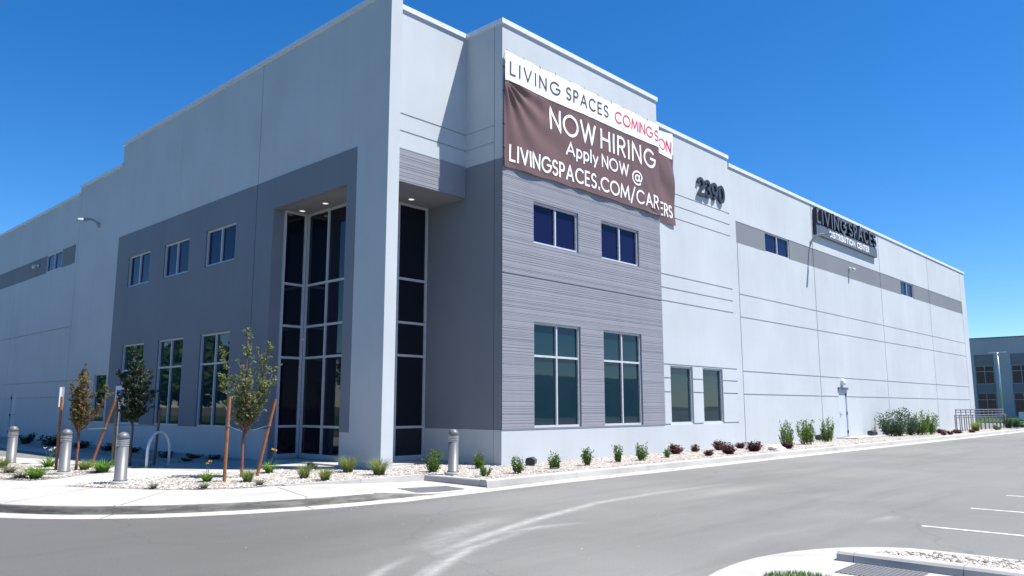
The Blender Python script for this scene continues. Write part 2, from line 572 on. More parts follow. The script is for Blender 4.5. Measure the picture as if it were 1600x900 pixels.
def window(parent, plane, const, u0, u1, z0, z1, mulls=(), trans=(), depth=0.10, glass=None, fw=0.06, label=None):
    def bar(mb, a, b, c, d, d0, d1):
        if plane == 'R': mb.box(a, b, const + d0, const + d1, c, d)
        else: mb.box(const + d0, const + d1, a, b, c, d)
    d0, d1 = depth - 0.06, depth + 0.05
    mb = MB()
    bar(mb, u0, u0 + fw, z0, z1, d0, d1)
    bar(mb, u1 - fw, u1, z0, z1, d0, d1)
    bar(mb, u0 + fw, u1 - fw, z0, z0 + fw, d0, d1)
    bar(mb, u0 + fw, u1 - fw, z1 - fw, z1, d0, d1)
    xs = [u0 + fw] + [x for m in mulls for x in (m - fw / 2, m + fw / 2)] + [u1 - fw]
    for m in mulls:
        bar(mb, m - fw / 2, m + fw / 2, z0 + fw, z1 - fw, d0, d1)
    for t in trans:
        for k in range(0, len(xs), 2):
            bar(mb, xs[k], xs[k + 1], t - fw / 2, t + fw / 2, d0 + 0.006, d1)
    w = build('window', mb, FRAME, parent)
    g = MB()
    gd = depth
    e = 0.012
    if plane == 'R':
        g.box(u0 + e, u1 - e, const + gd, const + gd + 0.012, z0 + e, z1 - e)
    else:
        g.box(const + gd, const + gd + 0.012, u0 + e, u1 - e, z0 + e, z1 - e)
    build('pane', g, glass or GLASS, w)
    if label: w['label'] = label
    return w

# ------------------------------------------------------------------ stroke lettering
def arc(cx, cy, rx, ry, a0, a1, n=None):
    n = n or max(4, int(abs(a1 - a0) / 12))
    return [(cx + rx * math.cos(R(a0 + (a1 - a0) * i / n)), cy + ry * math.sin(R(a0 + (a1 - a0) * i / n))) for i in range(n + 1)]
def ring(cx, cy, rx, ry):
    return ('c', arc(cx, cy, rx, ry, 90, 450, 30)[:-1])
GL = {
 'L': (0.44, [[(0, 1), (0, 0), (.44, 0)]]),
 'I': (0.0, [[(0, 0), (0, 1)]]),
 'V': (0.74, [[(0, 1), (.37, 0), (.74, 1)]]),
 'N': (0.68, [[(0, 0), (0, 1), (.68, 0), (.68, 1)]]),
 'G': (0.90, [arc(.5, .5, .5, .5, 48, 360) + [(.60, .5)]]),
 'S': (0.54, [arc(.28, .745, .255, .255, 35, 270) + arc(.28, .245, .26, .245, 90, -145)[1:]]),
 'P': (0.52, [[(0, 0), (0, 1), (.26, 1)] + arc(.26, .735, .26, .265, 90, -90)[1:] + [(0, .47)]]),
 'A': (0.80, [[(0, 0), (.4, 1), (.8, 0)], [(.15, .31), (.65, .31)]]),
 'C': (0.86, [arc(.5, .5, .5, .5, 48, 312)]),
 'E': (0.48, [[(.48, 1), (0, 1), (0, 0), (.48, 0)], [(0, .52), (.42, .52)]]),
 'O': (1.0, [ring(.5, .5, .5, .5)]),
 'M': (0.94, [[(0, 0), (.10, 1), (.47, .16), (.84, 1), (.94, 0)]]),
 'W': (1.12, [[(0, 1), (.29, 0), (.56, .95), (.83, 0), (1.12, 1)]]),
 'H': (0.66, [[(0, 0), (0, 1)], [(.66, 0), (.66, 1)], [(0, .52), (.66, .52)]]),
 'R': (0.54, [[(0, 0), (0, 1), (.26, 1)] + arc(.26, .735, .26, .265, 90, -90)[1:] + [(0, .47)], [(.24, .47), (.54, 0)]]),
 'T': (0.62, [[(0, 1), (.62, 1)], [(.31, 1), (.31, 0)]]),
 'D': (0.66, [[(0, 0), (0, 1), (.2, 1)] + arc(.2, .5, .46, .5, 90, -90)[1:] + [(0, 0)]]),
 'U': (0.62, [[(0, 1), (0, .31)] + arc(.31, .31, .31, .31, 180, 360)[1:] + [(.62, 1)]]),
 'B': (0.54, [[(0, 0), (0, 1), (.26, 1)] + arc(.26, .755, .235, .245, 90, -90)[1:] + [(0, .51)],
              [(.2, .51)] + arc(.26, .255, .27, .255, 90, -90) + [(0, 0)]]),
 '.': (0.06, [[(.03, -.02), (.03, .10)]]),
 '/': (0.46, [[(0, -.20), (.46, 1.1)]]),
 'p': (0.50, [[(0, .66), (0, -.30)], ring(.25, .33, .25, .33)]),
 'l': (0.0, [[(0, 0), (0, 1.05)]]),
 'y': (0.50, [[(0, .66), (.26, .03)], [(.52, .66), (.12, -.30)]]),
 '@': (1.10, [arc(.55, .38, .55, .60, -50, -340, 30), ring(.53, .38, .21, .25), [(.76, .62), (.76, .30)] + arc(.88, .30, .12, .15, 180, 330, 6)[1:] + [(1.07, .5)]]),
 '2': (0.56, [arc(.28, .71, .27, .29, 165, -25) + [(.02, 0), (.58, 0)]]),
 '3': (0.56, [arc(.27, .745, .24, .255, 150, -90) , arc(.27, .26, .28, .26, 90, -150)]),
 '9': (0.58, [ring(.29, .68, .28, .32), arc(.02, .68, .55, .68, 0, -72)]),
 '0': (0.60, [ring(.30, .5, .30, .5)]),
}

def layout(text, x0, x1, z0, h, gap=0.17):
    adv = 0.0; pos = []
    for i, ch in enumerate(text):
        if ch == ' ':
            adv += 0.42; continue
        w, st = GL[ch]
        pos.append((ch, adv)); adv += w + gap
    adv -= gap
    s = (x1 - x0) / adv
    out = []
    for ch, a in pos:
        for stroke in GL[ch][1]:
            closed = isinstance(stroke, tuple)
            pts = stroke[1] if closed else stroke
            out.append(([(x0 + (a + p[0]) * s, z0 + p[1] * h) for p in pts], closed))
    return out

def densify(pts, closed, step):
    out = []
    n = len(pts)
    for i in range(n if closed else n - 1):
        a, b = pts[i], pts[(i + 1) % n]
        d = math.hypot(b[0] - a[0], b[1] - a[1])
        k = max(1, int(d / step))
        for j in range(k):
            t = j / k
            out.append((a[0] + (b[0] - a[0]) * t, a[1] + (b[1] - a[1]) * t))
    if not closed:
        out.append(pts[-1])
    return out

def ribbon(pts, closed, hw):
    n = len(pts)
    left, right = [], []
    for i in range(n):
        if closed:
            a, b, c = pts[i - 1], pts[i], pts[(i + 1) % n]
        else:
            a, b, c = pts[max(0, i - 1)], pts[i], pts[min(n - 1, i + 1)]
        def nrm(p, q):
            dx, dz = q[0] - p[0], q[1] - p[1]
            l = math.hypot(dx, dz)
            return None if l < 1e-9 else (-dz / l, dx / l)
        n1, n2 = nrm(a, b), nrm(b, c)
        n1 = n1 or n2; n2 = n2 or n1
        mx, mz = n1[0] + n2[0], n1[1] + n2[1]
        l = math.hypot(mx, mz)
        if l < 1e-6:
            mx, mz, k = n1[0], n1[1], 1.0
        else:
            mx /= l; mz /= l
            k = min(1.9, 1.0 / max(0.2, mx * n1[0] + mz * n1[1]))
        ex, ez = b
        if not closed and i in (0, n - 1):      # square ends
            tx, tz = n1[1], -n1[0]
            sgn = -1 if i == 0 else 1
            ex += tx * sgn * hw * 0.9; ez += tz * sgn * hw * 0.9
        left.append((ex + mx * hw * k, ez + mz * hw * k))
        right.append((ex - mx * hw * k, ez - mz * hw * k))
    return left, right

def lettering(mb, strokes, hw, surf, step=0.12, thick=0.0, mat=None):
    """flat (thick=0, laid on surf(x,z)) or solid letters whose front is at surf and back is thick behind"""
    for si, (pts, closed) in enumerate(strokes):
        pts = densify(pts, closed, step)
        l, r = ribbon(pts, closed, hw)
        off = 0.0004 * (si % 5)
        n = len(pts)
        m = n if closed else n - 1
        F = lambda p, d=0.0: (p[0], surf(p[0], p[1]) - off + d, p[1])
        for i in range(m):
            j = (i + 1) % n
            mb.face([F(l[i]), F(r[i]), F(r[j]), F(l[j])], mat)
            if thick:
                mb.face([F(l[i]), F(l[j]), F(l[j], thick), F(l[i], thick)], mat)
                mb.face([F(r[i]), F(r[i], thick), F(r[j], thick), F(r[j])], mat)
        if thick and not closed:
            mb.face([F(l[0]), F(l[0], thick), F(r[0], thick), F(r[0])], mat)
            mb.face([F(l[-1]), F(r[-1]), F(r[-1], thick), F(l[-1], thick)], mat)

# ================================================================== GROUND
gm = MB(); gm.box(-2500, 3000, -2500, 3000, -0.5, -0.05)
struct(build('ground', gm, DRYGROUND, local=True))

# road: one sheet, finely divided where wheel dust lies
def seg_d(px, py, a, b):
    ax, ay = a; bx, by = b
    t = ((px - ax) * (bx - ax) + (py - ay) * (by - ay)) / ((bx - ax) ** 2 + (by - ay) ** 2)
    t = max(0, min(1, t))
    return math.hypot(px - ax - t * (bx - ax), py - ay - t * (by - ay)), t
TRACKS = [
    ([(16.5, 8.75), (13.96, 8.86), (11.52, 8.74), (9.2, 8.17), (7.35, 7.56), (6.32, 7.15)], [0.0, .4, .7, .9, .85, .3], 0.10),
    ([(9.6, 8.72), (8.6, 8.55), (7.4, 8.1), (6.5, 7.55)], [0.0, .35, .45, .2], 0.24),
    ([(8.3, 7.55), (6.8, 7.10), (5.9, 6.6), (5.2, 6.15), (4.4, 5.4)], [0.2, .7, .85, .7, .3], 0.08),
    ([(9.4, 7.45), (8.6, 7.62), (7.9, 7.60)], [0.1, .7, .3], 0.09),
    ([(6.3, 6.95), (5.5, 6.45), (4.9, 6.0)], [0.1, .6, .3], 0.06),
    ([(6.0, 7.25), (5.2, 6.8), (4.4, 6.2), (3.6, 5.3)], [0.1, .6, .5, .2], 0.07),
    ([(17.5, 7.9), (15.0, 8.0), (12.5, 7.9)], [0, .25, 0], 0.20),
    ([(13.2, 4.75), (11.4, 4.75), (10.0, 4.95), (8.6, 4.9)], [0, .10, .14, .03], 0.13),
    ([(13.2, 4.3), (12.2, 4.35)], [.4, .1], 0.09),
]
def dustval(x, y):
    best = 0.0
    for pts, st, w in TRACKS:
        for i in range(len(pts) - 1):
            d, t = seg_d(x, y, pts[i], pts[i + 1])
            s = st[i] * (1 - t) + st[i + 1] * t
            best = max(best, s * math.exp(-(d / w) ** 2))
    return best
xs = [-200, -60, -20, 0, 3] + [3.2 + .06 * i for i in range(241)] + [18, 20, 24, 40, 80, 160, 300]
ys = [-160, -60, -20, 0, 3] + [4.1 + .06 * i for i in range(90)] + [10, 12, 16, 30, 60, 160]
verts = [(x, y, 0.0) for y in ys for x in xs]
nx = len(xs)
faces = [[j * nx + i, j * nx + i + 1, (j + 1) * nx + i + 1, (j + 1) * nx + i] for j in range(len(ys) - 1) for i in range(nx - 1)]
me = bpy.data.meshes.new('road'); me.from_pydata(verts, [], faces); me.materials.append(ASPHALT)
at = me.attributes.new('dust', 'FLOAT', 'POINT')
at.data.foreach_set('value', [dustval(x, y) if (3 < x < 18 and 4 < y < 9.6) else 0.0 for (x, y, z) in verts])
at2 = me.attributes.new('newer', 'FLOAT', 'POINT')
def newer(x, y):
    # darker resurfaced lane that sweeps round the near corner
    d = (x - 5.5) * .8 + (9.5 - y) * .55 + 1.2 * noise.noise(Vector((x * .35, y * .5, 2.0)))
    return 0.75 * max(0.0, min(1.0, 1 - (d + .4) / 3.2))
at2.data.foreach_set('value', [newer(x, y) for (x, y, z) in verts])
road = bpy.data.objects.new('road', me); COL.objects.link(road); struct(road)

# --- sidewalk slab with rounded kerb on the near side
OUT = [(2.55, 60), (2.6, 30), (2.72, 22), (2.95, 18.2), (3.30, 16.3), (3.76, 15.0), (4.3, 14.05), (4.94, 13.35), (5.6, 12.85), (6.4, 12.43), (7.2, 12.14), (8.0, 11.95), (8.9, 11.84)]
def smooth_line(P, k=4):
    out = []
    n = len(P)
    for i in range(n - 1):
        p0, p1, p2, p3 = P[max(0, i - 1)], P[i], P[i + 1], P[min(n - 1, i + 2)]
        for j in range(k):
            t = j / k
            out.append(tuple(0.5 * ((2 * p1[a]) + (-p0[a] + p2[a]) * t + (2 * p0[a] - 5 * p1[a] + 4 * p2[a] - p3[a]) * t * t + (-p0[a] + 3 * p1[a] - 3 * p2[a] + p3[a]) * t ** 3) for a in (0, 1)))
    out.append(P[-1])
    return out
OUTS = smooth_line(OUT, 4)
def offset_line(P, d):
    out = []
    for i in range(len(P)):
        a = P[max(0, i - 1)]; b = P[min(len(P) - 1, i + 1)]
        dx, dy = b[0] - a[0], b[1] - a[1]; l = math.hypot(dx, dy)
        out.append((P[i][0] + dy / l * d, P[i][1] - dx / l * d))   # right of travel (towards the road) for d<0 is inside
    return out
# travelling from far left to the right, the road lies on the right-hand side
INNER = offset_line(OUTS, -0.03)
sw = MB()
top = [(x, y) for x, y in INNER] + [(8.9, 14.06), (12.06, 14.06), (12.06, 12.19), (66.0, 12.19), (66.0, 60)]
sw.face([(x, y, 0.15) for x, y in top], CONC)
struct(build('sidewalk', sw, None, local=True))
# kerb face strip (rounded nose, battered face)
kb = MB()
prof = [(-0.03, 0.1504), (-0.012, 0.147), (0.0, 0.137), (0.006, 0.12), (0.025, 0.006)]
lines = [offset_line(OUTS, o) for o, z in prof]
for i in range(len(OUTS) - 1):
    for k in range(len(prof) - 1):
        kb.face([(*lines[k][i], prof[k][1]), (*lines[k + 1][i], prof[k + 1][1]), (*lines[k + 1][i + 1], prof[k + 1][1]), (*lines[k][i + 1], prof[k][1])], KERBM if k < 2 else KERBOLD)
# dropped kerb of the ramp: tapers from full height to flush
rx = [8.9, 9.2, 9.5, 9.8, 10.15, 10.5, 11.2, 11.9]
rz = [0.15, 0.125, 0.096, 0.066, 0.032, 0.016, 0.012, 0.012]
ry = [11.84, 11.825, 11.815, 11.81, 11.81, 11.815, 11.83, 11.85]
for i in range(len(rx) - 1):
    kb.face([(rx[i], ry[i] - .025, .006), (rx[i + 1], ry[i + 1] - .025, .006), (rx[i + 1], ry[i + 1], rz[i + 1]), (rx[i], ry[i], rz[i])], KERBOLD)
struct(build('kerb', kb, None, local=True))
rp = MB()
for i in range(len(rx) - 1):
    rows_a = [(rx[i], ry[i], rz[i]), (rx[i], 12.9, max(rz[i], .02 + .13 * (11.9 - rx[i]) / 3.0)), (rx[i], 14.06, max(.03, .15 * (11.9 - rx[i]) / 3.0))]
    rows_b = [(rx[i + 1], ry[i + 1], rz[i + 1]), (rx[i + 1], 12.9, max(rz[i + 1], .02 + .13 * (11.9 - rx[i + 1]) / 3.0)), (rx[i + 1], 14.06, max(.03, .15 * (11.9 - rx[i + 1]) / 3.0))]
    for k in range(2):
        rp.face([rows_a[k], rows_b[k], rows_b[k + 1], rows_a[k + 1]], CONC)
struct(build('ramp', rp, None, local=True))
# gutter pan
gp = MB()
g_in = offset_line(OUTS, 0.024)
g_out = offset_line(OUTS, 0.46)
ri = [(x, y - .024) for x, y in zip(rx[1:], ry[1:])]
ro = [(9.2, 11.30), (9.5, 11.33), (9.8, 11.35), (10.15, 11.36), (10.5, 11.38), (11.2, 11.39), (11.9, 11.42)]
gi = g_in + ri + [(14, 11.97), (20, 11.97), (40, 11.97), (160, 11.97)]
go = g_out + ro + [(14, 11.46), (20, 11.46), (40, 11.46), (160, 11.46)]
for i in range(len(gi) - 1):
    gp.face([(*go[i], 0.004), (*go[i + 1], 0.004), (*gi[i + 1], 0.010), (*gi[i], 0.010)], CONC)
struct(build('gutter', gp, None, local=True))

# planter kerbs: long kerb along the façade and its returned end by the ramp; kerb behind the pavement
pk = MB()
def kerb_run(mb, x0, x1, yf, yb, zt, mat, z0=-0.02, seg=3.05, gap=0.008):
    x = x0
    while x < x1 - 0.01:
        xe = min(x1, x + seg)
        a, b = x + gap / 2, xe - gap / 2
        pr = [(yf - 0.02, z0), (yf, zt - 0.03), (yf + 0.012, zt - 0.008), (yf + 0.035, zt), (yb, zt), (yb, z0)]
        for k in range(len(pr) - 1):
            mb.face([(a, *pr[k]), (b, *pr[k]), (b, *pr[k + 1]), (a, *pr[k + 1])], mat)
        mb.face([(a, *q) for q in pr], mat); mb.face([(b, *q) for q in reversed(pr)], mat)
        x = xe
kerb_run(pk, 11.93, 150, 11.98, 12.18, 0.165, KERBM)
# returned end
for (y0, y1) in ((12.185, 13.1), (13.108, 14.02)):
    pr = [(11.915, -0.02), (11.93, 0.135), (11.942, 0.157), (11.965, 0.165), (12.10, 0.165), (12.10, -0.02)]
    for k in range(len(pr) - 1):
        pk.face([(pr[k][0], y1, pr[k][1]), (pr[k][0], y0, pr[k][1]), (pr[k + 1][0], y0, pr[k + 1][1]), (pr[k + 1][0], y1, pr[k + 1][1])], KERBM)
    pk.face([(q[0], y0, q[1]) for q in pr], KERBM); pk.face([(q[0], y1, q[1]) for q in reversed(pr)], KERBM)
struct(build('kerb', pk, None, local=True))
bk = MB()
for (xa, ya, xb, yb) in ((8.42, 14.09, 10.15, 13.98), (10.16, 13.98, 11.92, 13.98)):
    bk.hexa([(xa, ya, -.02), (xb, yb, -.02), (xb, yb + .16, -.02), (xa, ya + .16, -.02),
             (xa, ya + .012, .172), (xb, yb + .012, .168), (xb, yb + .16, .168), (xa, ya + .16, .172)], KERBM)
struct(build('kerb', bk, None, local=True))
# saw-cut joints of pavement and kerbs
jm = MB()
def joint(x0, y0, x1, y1, z, w=0.012):
    dx, dy = x1 - x0, y1 - y0; l = math.hypot(dx, dy); nx_, ny_ = -dy / l * w / 2, dx / l * w / 2
    jm.face([(x0 - nx_, y0 - ny_, z), (x1 - nx_, y1 - ny_, z), (x1 + nx_, y1 + ny_, z), (x0 + nx_, y0 + ny_, z)])
for (x0, y0, x1, y1) in ((3.82, 14.95, 6.3, 17.0), (5.03, 13.32, 6.5, 14.95), (7.66, 12.06, 8.2, 14.0), (3.02, 18.2, 6, 19.6),
                         (8.2, 19.9, 11.7, 19.9), (8.2, 21.4, 11.7, 21.4), (8.9, 18.3, 8.9, 26), (8.75, 24, 9.6, 24), (8.75, 28, 9.6, 28)):
    joint(x0, y0, x1, y1, 0.154)
for x, y in ((3.80, 14.96), (5.01, 13.30), (7.66, 12.05)):      # kerb joints, run down the face
    i = min(range(len(OUTS)), key=lambda k: (OUTS[k][0] - x) ** 2 + (OUTS[k][1] - y) ** 2)
    for k in range(len(prof) - 1):
        a, b = lines[k][i], lines[k + 1][i]
        a2, b2 = lines[k][i + 1], lines[k + 1][i + 1]
        t = 0.016 / max(1e-6, math.hypot(a2[0] - a[0], a2[1] - a[1]))
        L_ = lambda p, q, s: (p[0] + (q[0] - p[0]) * s, p[1] + (q[1] - p[1]) * s)
        nrm = Vector((lines[4][i][0] - lines[0][i][0], lines[4][i][1] - lines[0][i][1])).normalized() * 0.003
        sh = lambda p, z: (p[0] + nrm.x, p[1] + nrm.y, z + .002)
        jm.face([sh(a, prof[k][1]), sh(b, prof[k + 1][1]), sh(L_(b, b2, t), prof[k + 1][1]), sh(L_(a, a2, t), prof[k][1])])
    g0, g1 = g_in[i], g_out[i]
    joint(g0[0], g0[1], g1[0], g1[1], 0.014)
for x in (13.2, 16.25, 19.3, 22.3, 25.4, 10.15):
    joint(x, 11.46, x, 11.96, 0.012)
struct(build('pavement_joints', jm, JOINT, local=True))

# asphalt of the shaded parking court beside the left façade
pc = MB(); pc.prism([(7.8, 26.3), (8.62, 26.3), (8.62, 70), (4.2, 70), (4.2, 46), (7.0, 30)], 0.10, 0.155, ASPHALT)
struct(build('parking_lot', pc, None, local=True))

# --- gravel beds
def gravel_bed(poly, z, seed, step=0.35, amp=0.03):
    """triangulated polygon with gentle mounding; poly counter-clockwise"""
    import bmesh
    bm = bmesh.new()
    vs = [bm.verts.new((x, y, z)) for x, y in poly]
    f = bm.faces.new(vs)
    xs_ = [p[0] for p in poly]; ys_ = [p[1] for p in poly]
    def cut(co, no):
        g = bm.verts[:] + bm.edges[:] + bm.faces[:]
        bmesh.ops.bisect_plane(bm, geom=g, plane_co=co, plane_no=no)
    x = min(xs_) + step
    while x < max(xs_) and x < 60:
        cut((x, 0, 0), (1, 0, 0)); x += step if x < 30 else step * 4
    y = min(ys_) + step
    while y < max(ys_):
        cut((0, y, 0), (0, 1, 0)); y += step
    for v in bm.verts:
        if not v.is_boundary:
            v.co.z += amp * (0.5 + 0.5 * noise.noise(Vector((v.co.x * 1.3 + seed, v.co.y * 1.3, 0))))
    bmesh.ops.triangulate(bm, faces=[f for f in bm.faces if len(f.verts) > 4])
    me = bpy.data.meshes.new('gravel_bed'); bm.to_mesh(me); bm.free()
    for p in me.polygons: p.use_smooth = True
    me.materials.append(GRAVEL)
    o = bpy.data.objects.new('gravel_bed', me); COL.objects.link(o)
    return struct(o)
def inside(poly, x, y):
    c = False
    for i in range(len(poly)):
        (xa, ya), (xb, yb) = poly[i], poly[i - 1]
        if (ya > y) != (yb > y) and x < (xb - xa) * (y - ya) / (yb - ya) + xa:
            c = not c
    return c
BED_CORNER = [(5.41, 17.25), (5.75, 16.5), (6.2, 15.6), (6.62, 15.0), (7.1, 14.56), (7.7, 14.28), (8.42, 14.26), (10.15, 14.15), (12.11, 14.15), (12.11, 14.12), (12.3, 14.65), (12.3, 15.56), (11.85, 15.56), (11.84, 16.7), (10.83, 17.72), (9.63, 18.1), (8.55, 17.9), (7.71, 17.84), (6.71, 17.6), (6.1, 17.5)]
BED_FRONT = [(12.11, 12.19), (66, 12.19), (66, 14.98), (23.2, 14.98), (23.14, 14.66), (15.14, 14.66), (15.13, 16.6), (13.4, 16.4), (12.3, 15.9), (12.3, 14.65), (12.12, 14.12)]
BED_TREE = [(4.9, 20.3), (5.25, 19.0), (5.9, 19.2), (7.5, 20.6), (7.72, 22.5), (7.0, 23.7), (6.0, 24.6), (5.3, 24.4), (4.9, 23)]
BED_SHADE = [(8.05, 21.15), (8.75, 21.15), (9.1, 22.1), (9.1, 24.2), (8.3, 24.2), (8.0, 22.4)]
BED_WALL = [(9.75, 21.8), (11.84, 21.8), (11.84, 60), (9.75, 60)]
BEDS = [(BED_CORNER, 0.156, 0.0), (BED_FRONT, 0.150, 5.0), (BED_TREE, 0.156, 9.0), (BED_SHADE, 0.156, 12.0), (BED_WALL, 0.156, 15.0)]
for poly, z, sd in BEDS:
    gravel_bed(poly, z, sd)
def bed_z(x, y):
    for poly, z, sd in BEDS:
        if inside(poly, x, y):
            return z + 0.03 * (0.5 + 0.5 * noise.noise(Vector((x * 1.3 + sd, y * 1.3, 0)))) - 0.004
    return 0.15
def stones(name, polys, count, rmin, rmax, seed, zf):
    r = random.Random(seed)
    mb = MB()
    base = [(1, 0, 0), (0, 1, 0), (-1, 0, 0), (0, -1, 0), (0, 0, 1), (.6, .6, .5), (-.6, .6, .5), (-.6, -.6, .5), (.6, -.6, .5)]
    tri = [(0, 5, 8), (1, 6, 5), (2, 7, 6), (3, 8, 7), (4, 5, 6), (4, 6, 7), (4, 7, 8), (4, 8, 5), (0, 1, 5), (1, 2, 6), (2, 3, 7), (3, 0, 8)]
    for poly, n in zip(polys, count):
        xs_ = [p[0] for p in poly]; ys_ = [p[1] for p in poly]
        k = 0; tries = 0
        while k < n and tries < n * 12:
            tries += 1
            x, y = r.uniform(min(xs_), min(max(xs_), 46)), r.uniform(min(ys_), min(max(ys_), 40))
            if not inside(poly, x, y): continue
            k += 1
            s = r.uniform(rmin, rmax); a = r.uniform(0, 6.28); sy = r.uniform(.6, 1); sz = r.uniform(.4, .8)
            z = zf(x, y)
            i0 = len(mb.v)
            for (bx, by, bz) in base:
                j = r.uniform(.8, 1.2)
                px_, py_ = bx * s * j, by * s * sy * j
                mb.v.append((x + px_ * math.cos(a) - py_ * math.sin(a), y + px_ * math.sin(a) + py_ * math.cos(a), z + bz * s * sz * j))
            for t in tri:
                mb.f.append([i0 + q for q in t])
                mb.mi.append(0)
    o = build(name, mb, STONE, local=True)
    return struct(o, 'stuff')
stones('gravel', [BED_CORNER, BED_FRONT, BED_TREE], [5200, 11000, 1500], 0.013, 0.032, 3, bed_z)

# grit swept into the gutter and loose on the road
GRIT = [[(4.2, 13.0), (5.2, 12.1), (7.2, 11.2), (9.0, 10.9), (26, 11.3), (26, 11.9), (11.5, 11.75), (8.9, 11.7), (7.0, 12.0), (5.3, 12.85), (4.4, 13.6)],
        [(4.0, 4.6), (14, 4.6), (16, 10.5), (5, 10.5)]]
stones('road_grit', GRIT, [220, 70], 0.004, 0.010, 41, lambda x, y: 0.009 if y > 11.3 else 0.002)

# concrete pad at the side door and the porch floor
pad = MB(); pad.box(39.0, 43.5, 14.0, 14.96, 0.10, 0.215)
struct(build('door_pad', pad, CONC, local=True))

# --- island at the lower right
isl = MB()
IS = [(6.2, 2.5), (6.2, 3.2), (6.9, 3.95), (7.38, 4.2), (8.28, 4.30), (9.06, 4.2), (9.73, 3.93), (10.15, 3.60), (10.42, 3.20), (10.48, 2.7), (10.47, 2.0), (10.4, -4), (6.2, -4)]
IS = smooth_line(IS[:11], 3) + IS[11:]
isl.prism(IS[::-1], -0.04, 0.008, CONC)
struct(build('island_apron', isl, None, local=True))
ik = MB()
pr = [(9.045, .004), (9.06, .08), (9.085, .105), (9.12, .11), (9.25, .11), (9.25, .004)]
for (y0, y1) in ((3.38, 3.56), (2.30, 3.372), (0.3, 2.292), (-4, .292)):
    for k in range(len(pr) - 1):
        ik.face([(pr[k][0], y1, pr[k][1]), (pr[k][0], y0, pr[k][1]), (pr[k + 1][0], y0, pr[k + 1][1]), (pr[k + 1][0], y1, pr[k + 1][1])], KERBM)
    ik.face([(q[0], y0, q[1]) for q in pr], KERBM); ik.face([(q[0], y1, q[1]) for q in reversed(pr)], KERBM)
struct(build('kerb', ik, None, local=True))
BED_IS = [(9.255, -4), (9.92, -4), (9.92, 2.35), (9.75, 2.9), (9.45, 3.25), (9.255, 3.34)]
ib = MB(); ib.prism(BED_IS, 0.0, 0.085, GRAVEL)
struct(build('gravel_bed', ib, None, local=True))
stones('cobbles', [BED_IS], [3000], 0.014, 0.036, 21, lambda x, y: 0.086)
# tactile plates: two, with raised domes
def ramp_z(x, y):
    x = max(rx[0], min(rx[-1] - 1e-4, x))
    i = max(k for k in range(len(rx) - 1) if rx[k] <= x)
    def row(k):
        return [(ry[k], rz[k]), (12.9, max(rz[k], .02 + .13 * (11.9 - rx[k]) / 3.0)), (14.06, max(.03, .15 * (11.9 - rx[k]) / 3.0))]
    def at_(k):
        r_ = row(k)
        j = 0 if y < 12.9 else 1
        t = max(0, min(1, (y - r_[j][0]) / (r_[j + 1][0] - r_[j][0])))
        return r_[j][1] * (1 - t) + r_[j + 1][1] * t
    f = (x - rx[i]) / (rx[i + 1] - rx[i])
    return at_(i) * (1 - f) + at_(i + 1) * f
def tactile(quad, zf, label, n=16):
    mb = MB()
    q = [Vector((x, y, 0)) for x, y in quad]
    def P(a, b, dz=0.0):
        c = (q[0] * (1 - a) + q[1] * a) * (1 - b) + (q[3] * (1 - a) + q[2] * a) * b
        return (c.x, c.y, zf(c.x, c.y) + dz)
    for i in range(n):
        for j in range(n):
            mb.face([P(i / n, j / n), P((i + 1) / n, j / n), P((i + 1) / n, (j + 1) / n), P(i / n, (j + 1) / n)], TACTILE)
            c = P((i + .5) / n, (j + .5) / n)
            r_ = 0.016
            mb.lathe([(r_, 0), (r_ * .75, .009), (r_ * .3, .011)], 6, c, TACTILE)
    return tag(build('tactile_plate', mb, None), label, 'paving plate', 'tactile warning plates')
tactile([(10.0, 11.99), (11.35, 12.02), (11.35, 12.62), (10.0, 12.58)], lambda x, y: ramp_z(x, y) + .007, 'grey tactile warning plate in the ramp beside the long façade kerb')
tactile([(8.38, 2.6), (9.0, 2.6), (9.0, 3.33), (8.38, 3.33)], lambda x, y: 0.0125, 'grey tactile warning plate beside the small island kerb nearest the viewer')
# small lawn patch
def blades(mb, x, y, z, n, spread, h, w, r, mat, lean=0.5, seg=3):
    for _ in range(n):
        a = r.uniform(0, 6.283); d = spread * math.sqrt(r.random())
        bx, by = x + d * math.cos(a) * .45, y + d * math.sin(a) * .45
        hh = h * r.uniform(.55, 1.05); la = a + r.uniform(-.6, .6); le = lean * r.uniform(.25, 1.1) * h
        wx, wy = -math.sin(la) * w / 2, math.cos(la) * w / 2
        prev = None
        i0 = len(mb.v)
        for k in range(seg + 1):
            t = k / seg
            cx_ = bx + math.cos(la) * le * t * t; cy_ = by + math.sin(la) * le * t * t
            cz = z + hh * (t - 0.28 * lean * t * t * t)
            f = 1 - t * .92
            mb.v.append((cx_ - wx * f, cy_ - wy * f, cz)); mb.v.append((cx_ + wx * f, cy_ + wy * f, cz))
        km = mb.m(mat)
        for k in range(seg):
            q = i0 + 2 * k
            mb.f.append([q, q + 1, q + 3, q + 2]); mb.mi.append(km)
lm = MB(); r_ = random.Random(4)
for _ in range(2000):
    a = r_.uniform(0, 6.283); d = math.sqrt(r_.random())
    x, y = 7.78 + .36 * d * math.cos(a), 3.42 + .36 * d * math.sin(a)
    blades(lm, x, y, 0.008, 1, 0.01, 0.055, 0.006, r_, LAWN, 0.5, 2)
tag(struct(build('lawn_patch', lm, None), 'stuff'), 'small patch of green grass on the pale island apron', 'grass')

# parking lines
pl = MB()
for x in (12.5, 15.2, 17.85, 20.5):
    pl.face([(x - .045 - .1, -1.6, .004), (x + .045 - .1, -1.6, .004), (x + .045, 3.66, .004), (x - .045, 3.66, .004)])
struct(build('parking_lines', pl, TRACKW, local=True))
# far lawn in front of the neighbouring building
fl = MB(); fl.box(96, 133, 12.6, 70, -0.03, 0.10)
struct(build('far_lawn', fl, LAWN, local=True))

